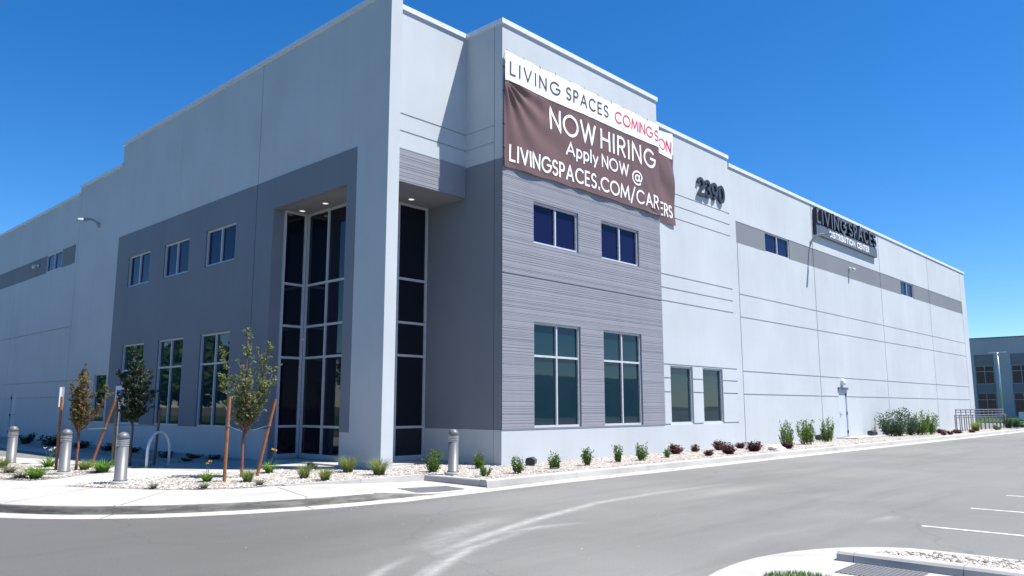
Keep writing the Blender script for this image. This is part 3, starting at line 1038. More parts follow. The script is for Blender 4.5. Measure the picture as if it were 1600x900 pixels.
# ================================================================== WAREHOUSE
WH = thing('warehouse', 'large pale grey tilt-up warehouse with dark ribbed entrance bays and white coping', 'building', (11.85, 15.55, 0.0))
# --- left façade (faces -X, in shade)
XL = 11.85
GRV = [groove(33.6, 90, z, 0.03) for z in (5.3, 2.85, 2.12)]
lw = [(16.9, 33.6, 1.05, 8.65, -0.012, DARK)]
lw += [(16.9, 17.32, 0, 1.05, 0, LIGHT)]
lw += [vgroove(22.2, 0.1, 12.65, 0.03), vgroove(28.0, 8.65, 12.65, 0.012, 0.01)]
lw += [(17.32, 21.16, 0.0, 7.68, None, DARK)]
LWIN = [(30.25, 32.34), (26.88, 28.97), (23.49, 25.59)]
for a, b in LWIN:
    lw += [(a, b, 6.41, 7.66, None, DARK), (a, b, 1.05, 4.10, None, DARK)]
relmb = MB()
relief(relmb, 'L', XL, 15.55, 33.78, 0.0, 12.65, LIGHT, lw)
build('wall', relmb, None, WH)
relmb = MB()
relief(relmb, 'L', XL, 33.78, 38.8, 0.0, 11.74, LIGHT, [groove(33.8, 38.8, z, .03) for z in (2.85, 2.12)] + [(33.84, 35.22, 1.05, 3.05, None, LIGHT), vgroove(38.6, 0, 11.74, .03)])
build('wall', relmb, None, WH)
relmb = MB()
relief(relmb, 'L', XL, 38.8, 95, 0.0, 11.44, LIGHT,
       [groove(38.8, 95, z, .03) for z in (5.3, 2.85, 2.12)] + [vgroove(y, 0, 11.44, .03) for y in (48.0, 57.4, 66.8, 76)] +
       [(38.86, 95, 8.25, 9.14, 0.012, BAND), (40.75, 43.0, 8.25, 9.14, None, BAND), (46.0, 46.98, 0.1, 2.4, None, LIGHT), (59, 61.2, 8.25, 9.14, None, BAND)])
build('wall', relmb, None, WH)
for a, b in LWIN:
    window(WH, 'L', XL, a, b, 6.41, 7.66, [(a + b) / 2], [], 0.10, GLASSB)
    window(WH, 'L', XL, a, b, 1.05, 4.10, [(a + b) / 2], [3.10], 0.10, GLASS)
window(WH, 'L', XL, 33.84, 35.22, 1.05, 3.05, [], [], 0.10, GLASS)
window(WH, 'L', XL, 40.75, 43.0, 8.25, 9.14, [41.87], [], 0.08, GLASSB)
window(WH, 'L', XL, 59, 61.2, 8.25, 9.14, [60.1], [], 0.08, GLASSB)

def door(plane, const, u0, u1, z0, z1, hand):
    f = MB(); w = 0.06
    def bar(mb, a, b, c, d, d0, d1):
        if plane == 'R': mb.box(a, b, const + d0, const + d1, c, d)
        else: mb.box(const + d0, const + d1, a, b, c, d)
    bar(f, u0, u0 + w, z0, z1, .01, .10); bar(f, u1 - w, u1, z0, z1, .01, .10); bar(f, u0 + w, u1 - w, z1 - w, z1, .01, .10)
    fr = build('door', f, DOORP, WH)
    l = MB(); bar(l, u0 + w + .004, u1 - w - .004, z0 + .01, z1 - w - .004, .05, .10)
    build('door_leaf', l, DOORP, fr)
    h = MB()
    hu = u0 + w + .1 if hand < 0 else u1 - w - .1
    if plane == 'R':
        h.box(hu - .025, hu + .025, const + .035, const + .05, 1.18, 1.44)
        h.tube([(hu, const + .04, 1.3), (hu, const - .03, 1.3), (hu - hand * .13, const - .03, 1.3)], .012, 6)
    else:
        h.box(const + .035, const + .05, hu - .025, hu + .025, 1.18, 1.44)
        h.tube([(const + .04, hu, 1.3), (const - .03, hu, 1.3), (const - .03, hu - hand * .13, 1.3)], .012, 6)
    build('handle', h, DARKMETAL, fr)
    for zz in (z0 + .25, (z0 + z1) / 2, z1 - .25):
        hg = MB()
        ou = u1 - w if hand < 0 else u0 + w
        if plane == 'R': hg.box(ou - .02, ou + .02, const - .002, const + .048, zz - .07, zz + .07)
        else: hg.box(const - .002, const + .048, ou - .02, ou + .02, zz - .07, zz + .07)
        build('hinge', hg, DARKMETAL, fr)
    return fr
door('L', XL, 46.0, 46.98, 0.16, 2.4, -1)

# pier at the corner: its lit end and its inner side
pm = MB()
relief(pm, 'R', 15.55, 11.85, 12.22, 0.0, 12.65, LIGHT, [])
pm.face([(12.22, 15.55, 0), (12.22, 16.9, 0), (12.22, 16.9, 7.72), (12.22, 15.55, 7.72)], LIGHT)
pm.face([(12.22, 15.55, 7.72), (12.22, 16.15, 7.72), (12.22, 16.15, 12.65), (12.22, 15.55, 12.65)], LIGHT)
pm.face([(12.22, 16.9, 0), (11.85, 16.9, 0), (11.85, 16.9, 1.05), (12.22, 16.9, 1.05)], LIGHT)
pm.face([(12.22, 16.9, 0), (12.22, 17.32, 0), (12.22, 17.32, 7.68), (12.22, 16.9, 7.68)], DARK)
pm.face([(12.22, 17.32, 0), (11.86, 17.32, 0), (11.86, 17.32, 7.68), (12.22, 17.32, 7.68)], DARK)
build('pier', pm, None, WH)
# lit wall over the side opening
lm_ = MB()
relief(lm_, 'R', 16.15, 12.22, 15.14, 7.71, 12.65, LIGHT,
       [groove(12.22, 15.14, 9.64), groove(12.22, 15.14, 9.15)] + liner_rects(12.225, 15.135, 7.71, 8.66, 5, LINER))
build('wall', lm_, None, WH)
# return wall of the bay (faces -X)
rw = MB()
relief(rw, 'L', 15.14, 14.65, 17.83, 0.0, 12.65, LIGHT,
       [(14.65, 17.83, 1.08, 8.63, 0.006, DARK), groove(14.98, 17.83, 9.64, .03, .02), groove(14.98, 17.83, 9.15, .03, .02), vgroove(14.96, 0, 12.65, .02, .03)])
build('wall', rw, None, WH)
# porch ceiling, jamb
so = MB()
so.box(12.215, 15.139, 16.2, 21.3, 7.70, 7.80, SOFFIT)
so.box(11.9, 12.214, 16.92, 21.3, 7.685, 7.80, SOFFIT)
so.face([(12.22, 16.151, 7.705), (15.14, 16.151, 7.705), (15.14, 16.2, 7.705), (12.22, 16.2, 7.705)], SOFFIT)
build('soffit', so, None, WH)
jb = MB(); jb.box(11.87, 12.21, 21.161, 21.4, 0.0, 7.68, DARK)
build('door_jamb', jb, None, WH)
fl_ = MB(); fl_.box(12.0, 15.138, 16.62, 21.5, 0.05, 0.195)
build('porch_floor', fl_, CONC, WH)
# entrance glazing: three faces of tall panes
def glazing(plane, const, u0, u1, mulls, rows, out_sign=-1):
    f = MB()
    def bar(a, b, c, d, d0, d1):
        if plane == 'R': f.box(a, b, const + d0, const + d1, c, d)
        else: f.box(const + d0, const + d1, a, b, c, d)
    fw = .07
    zs_ = rows
    us_ = [u0] + mulls + [u1]
    for u in us_:
        a = u if u == u0 else (u - fw if u == u1 else u - fw / 2)
        bar(a, a + fw, zs_[0], zs_[-1], -.05, .06)
    for z in zs_:
        c = z if z == zs_[0] else (z - fw if z == zs_[-1] else z - fw / 2)
        for k in range(len(us_) - 1):
            a = us_[k] + (fw if k == 0 else fw / 2); b = us_[k + 1] - (fw if k == len(us_) - 2 else fw / 2)
            bar(a, b, c, c + fw, -.044, .06)
    w = build('entrance_glazing', f, FRAME, WH)
    for k in range(len(us_) - 1):
        g = MB()
        e = .02
        if plane == 'R': g.box(us_[k] + e, us_[k + 1] - e, const + .0, const + .012, zs_[0] + e, zs_[-1] - e)
        else: g.box(const + .0, const + .012, us_[k] + e, us_[k + 1] - e, zs_[0] + e, zs_[-1] - e)
        build('pane', g, GLASSD, w)
    return w
ROWS = [0.25, 1.12, 3.17, 4.13, 5.42, 7.70]
glazing('R', 21.16, 12.215, 13.00, [], ROWS)
glazing('L', 13.06, 17.90, 21.10, [18.87, 19.95], ROWS)
glazing('R', 17.83, 13.12, 15.13, [14.02], ROWS)
sill = MB(); sill.box(12.215, 13.0, 21.14, 21.3, .19, .25); sill.box(13.03, 13.2, 17.9, 21.1, .19, .25); sill.box(13.12, 15.13, 17.8, 17.95, .19, .25)
build('threshold', sill, FRAME, WH)
for (x, y) in ((12.62, 20.81), (12.60, 19.51), (14.06, 17.29), (12.60, 18.2)):
    d = MB(); d.lathe([(.11, 7.694), (.11, 7.685), (.085, 7.683), (.08, 7.69)], 20, (x, y, 0), COPING)
    dl = build('downlight', d, None, WH, smooth=False)
    l = MB(); l.lathe([(.079, 7.692), (.078, 7.6855), (.03, 7.6845)], 20, (x, y, 0), LAMPON)
    build('lens', l, None, dl)

# --- bay with ribbed dark cladding (faces -Y, sunlit)
BAYW = [(16.44, 18.56, 1.12, 4.09), (19.72, 21.82, 1.12, 4.09), (16.44, 18.52, 6.38, 7.62), (19.70, 21.81, 6.38, 7.62)]
bw = liner_rects(15.14, 23.15, 1.08, 8.63, 11, LINER)
bw += [groove(15.14, 23.15, z, .05, -.002, LINER) for z in (5.35,)]
for w in BAYW: bw.append((w[0], w[1], w[2], w[3], None, LINER))
bm_ = MB(); relief(bm_, 'R', 14.65, 15.14, 23.15, 0.0, 12.65, LIGHT, bw)
bm_.face([(23.15, 14.65, 0), (23.15, 14.97, 0), (23.15, 14.97, 12.65), (23.15, 14.65, 12.65)], LIGHT)
build('wall', bm_, None, WH)
for w in BAYW[:2]: window(WH, 'R', 14.65, *w, [(w[0] + w[1]) / 2], [3.13], 0.10, GLASS)
for w in BAYW[2:]: window(WH, 'R', 14.65, *w, [(w[0] + w[1]) / 2], [], 0.10, GLASSB)
# --- panel beside the bay
YR = 14.97
r1 = [groove(23.15, 28.97, z) for z in (9.59, 9.12, 8.64, 6.43, 5.94, 5.46)]
r1 += [groove(23.15, 29.06, z) for z in (3.19, 2.71, 2.22, 1.09)]
r1 += [(24.10, 25.63, 1.10, 3.15, None, LIGHT), (26.36, 27.88, 1.10, 3.15, None, LIGHT)]
m1 = MB(); relief(m1, 'R', YR, 23.15, 29.0, 0.0, 11.94, LIGHT, r1); build('wall', m1, None, WH)
window(WH, 'R', YR, 24.10, 25.63, 1.10, 3.15, [], [], 0.12, GLASS)
window(WH, 'R', YR, 26.36, 27.88, 1.10, 3.15, [], [], 0.12, GLASS)
# --- long wall
r2 = [groove(29.57, 64.45, z, .045) for z in (6.30, 5.35, 3.13, 2.20)]
r2 += [groove(29.0, 29.06, z) for z in (3.19, 2.71, 2.22, 1.09)]
r2 += [(29.50, 64.45, 8.46, 9.39, 0.012, BAND)]
r2 += [vgroove(29.57, 0, 8.46, .05)] + [vgroove(x, 0, 11.62, .055) for x in (37.44, 46.97, 56.38)] + [vgroove(64.45, 0, 11.62, .05)]
r2 += [(32.22, 34.72, 8.46, 9.39, None, BAND), (50.6, 53.05, 8.46, 9.39, None, BAND), (39.57, 40.65, 0.2, 2.54, None, LIGHT)]
m2 = MB(); relief(m2, 'R', YR, 29.0, 65.7, 0.0, 11.62, LIGHT, r2)
m2.face([(65.7, YR, 0), (65.7, 95, 0), (65.7, 95, 11.62), (65.7, YR, 11.62)], LIGHT)
build('wall', m2, None, WH)
window(WH, 'R', YR, 32.22, 34.72, 8.46, 9.39, [33.47], [], 0.10, GLASSB)
window(WH, 'R', YR, 50.6, 53.05, 8.46, 9.39, [51.83], [], 0.10, GLASSB)
door('R', YR, 39.57, 40.65, 0.215, 2.54, -1)
hd = MB(); hd.box(39.50, 40.72, 14.90, 14.969, 2.545, 2.66)
build('drip_cap', hd, SIGNP, WH)
# roof and back
rf = MB()
rf.box(12.2, 65.6, 18.0, 94.9, 11.0, 11.1); rf.box(15.3, 65.6, 15.1, 17.99, 11.0, 11.1)
build('roof', rf, ROOFM, WH)
bkw = MB(); bkw.face([(11.85, 95, 0), (65.7, 95, 0), (65.7, 95, 11.4), (11.85, 95, 11.4)], LIGHT)
build('wall', bkw, None, WH)
# coping: white metal cap with a drip edge, all round the parapet
def coping(plane, const, u0, u1, z, t=0.36):
    mb = MB()
    if plane == 'R':
        mb.box(u0, u1, const - .05, const + t, z + .002, z + .15)
    else:
        mb.box(const - .05, const + t, u0, u1, z + .002, z + .15)
    build('coping', mb, COPING, WH)
coping('L', XL, 15.90, 33.80, 12.65)
coping('L', XL, 33.80, 38.82, 11.74)
coping('L', XL, 38.82, 95, 11.44)
mbp = MB(); mbp.box(11.80, 12.27, 15.50, 15.898, 12.652, 12.80); build('coping', mbp, COPING, WH)
mbp = MB(); mbp.box(12.212, 15.089, 16.10, 16.5, 12.652, 12.80); build('coping', mbp, COPING, WH)
mbp = MB(); mbp.box(15.09, 15.5, 15.012, 18.0, 12.652, 12.80); build('coping', mbp, COPING, WH)
mbp = MB(); mbp.box(15.09, 23.2, 14.60, 15.01, 12.652, 12.80); build('coping', mbp, COPING, WH)
coping('R', YR, 23.2, 29.03, 11.94)
coping('R', YR, 29.032, 65.75, 11.62)
# parapet return where the height steps down
for q in ([(XL, 33.78, 11.74), (XL + .36, 33.78, 11.74), (XL + .36, 33.78, 12.65), (XL, 33.78, 12.65)],
          [(XL, 38.8, 11.44), (XL + .36, 38.8, 11.44), (XL + .36, 38.8, 11.74), (XL, 38.8, 11.74)],
          [(29.0, YR, 11.62), (29.0, YR + .36, 11.62), (29.0, YR + .36, 11.94), (29.0, YR, 11.94)]):
    st_ = MB(); st_.face(q, LIGHT); build('parapet_return', st_, None, WH)

# ================================================================== SIGNS AND BANNERS
def bsurf(x):
    """banner stands just off the bay, then folds back round the bay's edge to the lower wall"""
    if x < 23.16: return 14.575
    if x < 23.30: return 14.575 + (x - 23.16) / .14 * .345
    return 14.92
def bwave(x, z):
    """soft billows between ties and diagonal pull folds at the corners"""
    w = 0.012 * math.sin(x * 2.1 + z * .9) + 0.010 * noise.noise(Vector((x * 1.1, 0, z * 1.5)))
    # pull folds fanning from the upper-left corner of the brown sheet
    dx, dz = x - 15.15, 10.95 - z
    rr = math.hypot(dx, dz)
    if 0.1 < rr < 3.2 and dz > 0:
        an = math.atan2(dx, dz)
        w += 0.060 * math.exp(-rr / 1.5) * math.sin(an * 15 + 1.5 * math.sin(rr * 1.3)) * min(1, rr / .6)
    # and from the lower edge
    w += 0.016 * math.exp(-abs(z - 8.45) / .28) * math.sin(x * 5.3 + 1.2 * math.sin(x * 1.7))
    w += 0.012 * math.exp(-abs(z - 10.6) / .3) * math.sin(x * 7.1 + z * 5 + 1.6 * math.sin(x * 2.3))
    ex, ez = 23.15 - x, z - 8.4
    er = math.hypot(ex, ez)
    if 0 < ex and er < 2.2:
        w += 0.022 * math.exp(-er / .9) * math.sin(math.atan2(ez, ex) * 13) * min(1, er / .4)
    if x > 23.2:
        w += 0.030 * math.sin((x + z) * 3.6)
    return w
def ztop(x): return 11.82 - (x - 15.18) / 8 * .07 + 0.10 * max(0, (x - 23.3)) - 0.03 * abs(math.sin((x - 15.18) * 2.9))
def zmid(x): return 10.91 - (x - 15.18) / 8 * .03 + 0.015 * math.sin(x * 1.7)
def zbot(x): return 8.37 + 0.035 * math.sin((x - 15.18) / 8 * math.pi) + 0.012 * math.sin(x * 4.1) - (0.03 if x > 23.3 else 0)
def banner(name, z_hi, z_lo, off, mat, label, edge_x=24.67):
    mb = MB()
    NX, NZ = 300, 64
    xs_ = [15.17 + (edge_x - 15.17) * i / NX for i in range(NX + 1)] 
    for side, t in ((0, 0.0), (1, 0.006)):
        base = len(mb.v)
        for i, x in enumerate(xs_):
            for j in range(NZ + 1):
                z = z_lo(x) + (z_hi(x) - z_lo(x)) * j / NZ
                mb.v.append((x, bsurf(x) + bwave(x, z) + off + t, z))
        for i in range(NX):
            for j in range(NZ):
                a = base + i * (NZ + 1) + j
                q = [a, a + NZ + 1, a + NZ + 2, a + 1]
                mb.f.append(q if side == 0 else q[::-1]); mb.mi.append(0)
    o = build(name, mb, mat, smooth=True)
    return tag(o, label, 'banner', 'banners tied over the ribbed bay')
bb = banner('banner', lambda x: zmid(x) + .18, zbot, 0.0, BBROWN, 'brown vinyl hiring banner with large white lettering and folded right end')
wb = banner('banner', ztop, zmid, -0.012, BWHITE, 'narrow white vinyl strip banner lettered in grey and red above the brown one', 24.60)
S1 = lambda x, z: bsurf(x) + bwave(x, z) - 0.021
S2 = lambda x, z: bsurf(x) + bwave(x, z) - 0.011
def layout_chars(text, x0, x1, z0, h, gap):
    """strokes grouped per character"""
    out = []; st = layout(text, x0, x1, z0, h, gap); i = 0
    for ch in text:
        if ch == ' ': continue
        n = len(GL[ch][1]); out.append(st[i:i + n]); i += n
    return out
def words(parent, name, items, hw, surf, mat, label=None, thick=0.0, step=0.04):
    for (t, x0, x1, z0, h, gap) in items:
        for st in layout_chars(t, x0, x1, z0, h, gap):
            mb = MB(); lettering(mb, st, hw, surf, step, thick)
            o = build(name, mb, mat, parent)
            if label: o['label'] = label
words(wb, 'letter', [('LIVING', 15.38, 17.56, 11.15, .37, .46), ('SPACES', 17.92, 20.10, 11.17, .37, .40)], .027, S1, TEXTGREY)
words(wb, 'letter', [('COMING', 20.50, 22.72, 11.14, .36, .26), ('S', 22.90, 23.10, 11.12, .36, .22), ('O', 23.20, 23.54, 11.11, .37, .22), ('ON', 23.71, 24.47, 11.10, .38, .22)], .026, S1, TEXTRED, 'red letter')
words(bb, 'letter', [('NOW', 17.17, 19.36, 10.02, .62, .28), ('HIRING', 19.70, 22.80, 10.04, .60, .34)], .047, S2, WHITEP)
words(bb, 'letter', [('Apply', 17.92, 19.47, 9.40, .37, .27), ('NOW', 19.73, 21.20, 9.41, .38, .28), ('@', 21.44, 21.99, 9.30, .38, .1)], .033, S2, WHITEP)
words(bb, 'letter', [('LIVINGSPACES', 15.40, 19.36, 8.60, .43, .30), ('.COM/', 19.50, 21.55, 8.60, .43, .22), ('CAR', 21.68, 22.98, 8.60, .43, .30), ('E', 23.16, 23.36, 8.60, .43, .2), ('ERS', 23.62, 24.46, 8.60, .43, .30)], .036, S2, WHITEP)
# eyelet ties along the upper edge of the white strip and down its left side
for i in range(12):
    x = 15.25 + i * .72
    z = ztop(x)
    tm = MB(); tm.tube([(x, bsurf(x) - .02, z - .03), (x + .02, bsurf(x) + .02, z + .07)], .010, 5)
    build('tie', tm, DARKMETAL, wb)
for z in (11.3, 10.6, 9.6, 8.9):
    tm = MB(); tm.tube([(15.19, 14.565, z), (15.12, 14.62, z + .02)], .012, 5)
    build('tie', tm, DARKMETAL, wb if z > 11 else bb)


# house number
an = thing('address_number', 'charcoal raised street number 2390 on the pale wall right of the banners', 'number', (27.4, 14.97, 9.85))
xx = 26.42
for ch, w in (('2', .50), ('3', .50), ('9', .52), ('0', .52)):
    mb = MB()
    lettering(mb, layout(ch, xx, xx + w - .12, 9.93, .62), .066, lambda x, z: 14.865, .12, .075)
    build('digit', mb, NUMP, an)
    st = MB()
    st.tube([(xx + .19, 14.935, 10.0), (xx + .19, 14.968, 10.0)], .015, 5); st.tube([(xx + .19, 14.935, 10.5), (xx + .19, 14.968, 10.5)], .015, 5)
    build('standoff', st, DARKMETAL, an)
    xx += w + .03

# wall sign: grey panel, black letters above, white letters on it
sg = thing('wall_sign', 'black letters over a grey panel with white lettering near the long wall top', 'sign', (41.9, 14.97, 10.1))
pn = MB(); pn.box(37.62, 46.2, 14.80, 14.966, 10.13, 10.67); build('panel', pn, SIGNP, sg)
ep = MB(); ep.box(37.606, 37.619, 14.795, 14.966, 10.125, 10.675); build('end_cap', ep, BLACKP, sg)
for t, a, b in (('LIVING', 37.74, 41.45), ('SPACES', 42.0, 46.05)):
    for st in layout_chars(t, a, b, 10.76, .66, .42):
        mb = MB(); lettering(mb, st, .080, lambda x, z: 14.765, .2, .17)
        lt = build('letter', mb, BLACKP, sg)
        fc = MB(); lettering(fc, st, .052, lambda x, z: 14.760, .2, .0)
        build('letter_face', fc, SIGNP, lt)
words(sg, 'letter', [('DISTRIBUTION', 39.3, 42.75, 10.265, .27, .36), ('CENTER', 43.1, 44.85, 10.265, .27, .34)], .035, lambda x, z: 14.79, WHITEP, 'small white letter', .009, .2)

# arm lamps
def arm_lamp(name, pts, head_dir, label):
    t = thing(name, label, 'lamp', pts[0], 0, 'curved arm lamps on the walls')
    a = MB(); a.tube(pts, [.055, .05, .05, .055, .06][:len(pts)], 8); a.smooth = True
    build('arm', a, LAMPP, t)
    p = Vector(pts[-1]); d = Vector(head_dir).normalized(); s = d.cross(Vector((0, 0, 1))).normalized()
    h = MB()
    q = lambda u, v, w: tuple(p + d * u + s * v + Vector((0, 0, w)))
    h.hexa([q(-.12, -.10, -.06), q(.26, -.10, -.05), q(.26, .10, -.05), q(-.12, .10, -.06), q(-.12, -.06, .06), q(.25, -.08, .03), q(.25, .08, .03), q(-.12, .06, .06)])
    build('lamp_head', h, LAMPP, t)
    b = MB(); b.tube([tuple(Vector(pts[0]) - d * .0), tuple(Vector(pts[0]) + d * .05)], .11, 10)
    build('wall_plate', b, LAMPP, t)
arm_lamp('wall_lamp', [(37.20, 14.96, 9.65), (37.20, 14.83, 9.83), (37.20, 14.62, 9.96), (37.20, 14.35, 9.97), (37.20, 14.15, 9.93)], (0, -1, -.08), 'pale curved arm lamp on the sunlit wall below the black lettered sign')
arm_lamp('wall_lamp', [(11.845, 36.05, 9.55), (11.72, 36.05, 9.70), (11.52, 36.05, 9.78), (11.3, 36.05, 9.76), (11.2, 36.05, 9.72)], (-1, 0, -.08), 'pale curved arm lamp on the shaded wall near the roofline steps')
def cctv(p, d, label):
    t = thing('security_camera', label, 'camera', p, 0, 'small wall cameras')
    p = Vector(p); d = Vector(d)
    b = MB(); b.tube([p, p + d * .06], .07, 10); b.tube([p + d * .05, p + d * .22, p + d * .24 + Vector((0, 0, -.05))], .03, 8)
    build('bracket', b, COPING, t)
    h = MB(); c = p + d * .22
    h.lathe([(.03, -.02), (.085, -.04), (.09, -.10), (.07, -.16), (.02, -.19)], 14, tuple(c))
    build('dome', h, COPING, t, smooth=True)
cctv((42.14, 14.955, 9.0), (0, -1, 0), 'small white camera on the grey band right of the sunlit arm lamp')
cctv((11.835, 44.2, 8.78), (-1, 0, 0), 'small white camera on the grey band of the shaded wall')
# white hooded lamp above the side door
dl_ = thing('door_lamp', 'white hooded lamp above the pale side door', 'lamp', (40.07, 14.97, 2.8))
h = MB()
pr = [(.0, .34), (.08, .32), (.14, .22), (.16, .08), (.13, 0)]
for k in range(len(pr) - 1):
    for i in range(10):
        a0, a1 = math.pi * i / 10, math.pi * (i + 1) / 10
        q = lambda r, z, a: (40.07 + r * math.cos(a), 14.966 - r * 1.3 * math.sin(a), 2.78 + z)
        h.face([q(pr[k][0], pr[k][1], a0), q(pr[k][0], pr[k][1], a1), q(pr[k + 1][0], pr[k + 1][1], a1), q(pr[k + 1][0], pr[k + 1][1], a0)])
build('hood', h, COPING, dl_, smooth=True)
bx = MB(); bx.box(39.93, 40.21, 14.93, 14.966, 2.74, 2.80); build('base', bx, COPING, dl_)

# ================================================================== BOLLARDS, HOOP, SIGN POSTS, FLOODLIGHTS
def make_bollard(loc, label):
    t = thing('bollard_light', label, 'bollard', loc, 0, 'silver dome top light bollards')
    b = MB(); b.lathe([(.20, -.06), (.205, .03), (.20, .055), (.19, .062)], 28); build('footing', b, KERBM, t, local=True, smooth=False)
    p = MB(); p.lathe([(.135, .062), (.135, .09), (.118, .092), (.118, .735), (.112, .740)], 32); build('post', p, ALU, t, local=True)
    for f in bpy.data.objects[t.children[-1].name].data.polygons: f.use_smooth = abs(f.normal.z) < .5
    c = MB(); c.lathe([(.088, .738), (.088, .90)], 28); build('lamp_core', c, DARKMETAL, t, local=True, smooth=False)
    for k in range(4):
        z = .752 + k * .037
        l = MB(); l.lathe([(.085, z - .004), (.118, z), (.119, z + .018), (.090, z + .026)], 32); build('louvre', l, STEEL, t, local=True, smooth=False)
    d = MB()
    d.lathe([(.118, .898), (.119, .93)] + [(.119 * math.cos(R(a)), .93 + .105 * math.sin(R(a))) for a in range(8, 90, 9)], 32)
    build('dome_cap', d, ALU, t, local=True, smooth=True)
    return t
b0 = make_bollard((6.30, 16.80, .158), 'silver dome top bollard on the gravel tip between pavement and entrance walk')
dup(b0, (6.26, 20.05, .158), .4, 'silver dome top bollard in front of the tan young tree')
dup(b0, (6.25, 24.2, .158), .9, 'silver dome top bollard at the far left, before the shaded door')
dup(b0, (12.36, 13.50, .158), 1.3, 'silver dome top bollard at the kerb corner before the ribbed bay')

hp = MB()
A = Vector((8.40, 20.75, .15)); B = Vector((9.25, 21.42, .15)); ax = (B - A); rad = ax.length / 2; mid = (A + B) / 2; u = ax.normalized()
pts = [A, A + Vector((0, 0, .38))] + [mid - u * rad * math.cos(R(a)) + Vector((0, 0, .38 + .52 * math.sin(R(a)))) for a in range(12, 180, 12)] + [B + Vector((0, 0, .38)), B]
hp.tube(pts, .036, 10); hp.smooth = True
hoop = thing('bike_rack', 'single pale steel hoop bike stand on the shaded entrance walk', 'bike stand', tuple(mid))
build('hoop', hp, HOOPP, hoop, smooth=True)
for p in (A, B):
    fm = MB(); fm.lathe([(.07, .151), (.07, .160), (.04, .164)], 14, (p.x, p.y, 0)); build('foot_plate', fm, STEEL, hoop, smooth=False)

def sign_post(x, y, h, face_rot, label):
    t = thing('parking_sign', label, 'sign', (x, y, .155), face_rot, 'accessible parking signs')
    p = MB(); p.box(-.025, .025, -.02, .02, 0, h); build('post', p, STAKE2 if face_rot > 2 else STEEL, t, local=True)
    s = MB(); s.box(-.15, .15, -.032, -.022, h - .56, h - .02); build('sign_plate', s, COPING, t, local=True)
    b = MB(); b.box(-.10, .10, -.036, -.033, h - .42, h - .14); build('blue_square', b, BLUEP, t, local=True)
    w = MB()
    zc = h - .30
    lettering(w, [(arc(-.01, -.03, .06, .06, 100, 330, 14), False), ([(-.015, .055), (-.01, -.01), (.035, -.01), (.055, -.06), (.075, -.055)], False), ([(-.013, .03), (.025, .03)], False)], .009, lambda x, z: -.0385, .05)
    w.v = [(a, b_, c + zc) for a, b_, c in w.v]
    w.lathe([(.014, 0), (.014, .002)], 10, (0, 0, 0)); n_ = 20
    w.v[-n_:] = [(a - .017, -.0385 - c, b_ + zc + .085) for a, b_, c in w.v[-n_:]]
    build('wheelchair_symbol', w, WHITEP, t, local=True)
    g = MB(); lettering(g, layout('P', -.02, .02, h - .12, .06), .007, lambda x, z: -.0345, .05) if False else None
    return t
sign_post(8.60, 23.35, 2.15, R(-58), 'blue and white accessible parking sign behind the dark shaded tree')
sign_post(7.35, 24.15, 2.10, R(-128), 'parking sign turned edge-on behind the tan young tree')

def floodlight(x, y, z, label, w=.55, rz=0.0):
    t = thing('floodlight', label, 'lamp', (x, y, z), rz, 'black ground lights along the wall')
    b = MB()
    prf = [(-.16, .05), (.10, .02), (.16, .10), (.13, .24), (-.05, .27), (-.17, .18)]
    n = len(prf)
    for i in range(n):
        (ya, za), (yb, zb_) = prf[i], prf[(i + 1) % n]
        b.face([(-w / 2, ya, za), (w / 2, ya, za), (w / 2, yb, zb_), (-w / 2, yb, zb_)])
    b.face([(-w / 2, y_, z_) for y_, z_ in prf]); b.face([(w / 2, y_, z_) for y_, z_ in reversed(prf)])
    build('housing', b, DARKMETAL, t, local=True)
    s = MB(); s.box(-w * .3, -w * .24, -.03, .03, -.05, .06); s.box(w * .24, w * .3, -.03, .03, -.05, .06); build('bracket', s, DARKMETAL, t, local=True)
    return t
f0 = floodlight(36.2, 14.62, .17, 'black box floodlight on gravel just left of the pale side door', .58)
dup(f0, (42.9, 14.62, .215), 0, 'black box floodlight on the pad right of the pale side door')
dup(f0, (15.75, 14.15, .16), .6, 'black ground light at the foot of the ribbed bay near its corner', scale=.8)

# railing: two tubes frames at the end of the long wall
def railing(x0, x1, y, z0, h, n, label, z_low):
    t = thing('guard_rail', label, 'railing', (x0, y, z0), 0, 'steel railings past the end of the long wall')
    r = MB(); r.tube([(x0, y, z0 + h), (x1, y, z0 + h)], .035, 8); build('top_rail', r, RAILP, t)
    r = MB(); r.tube([(x0, y, z0 + z_low), (x1, y, z0 + z_low)], .025, 8); build('lower_rail', r, RAILP, t)
    for i in range(n):
        x = x0 + (x1 - x0) * i / (n - 1)
        p = MB(); p.box(x - .035, x + .035, y - .02, y + .02, z0, z0 + h - .03); build('post', p, RAILP, t)
railing(54.4, 68.2, 13.55, .16, 1.0, 14, 'nearer grey steel railing past the end of the long wall', .86)
railing(56.3, 69.5, 13.95, .16, 1.34, 12, 'farther and taller grey steel railing past the long wall', 1.18)

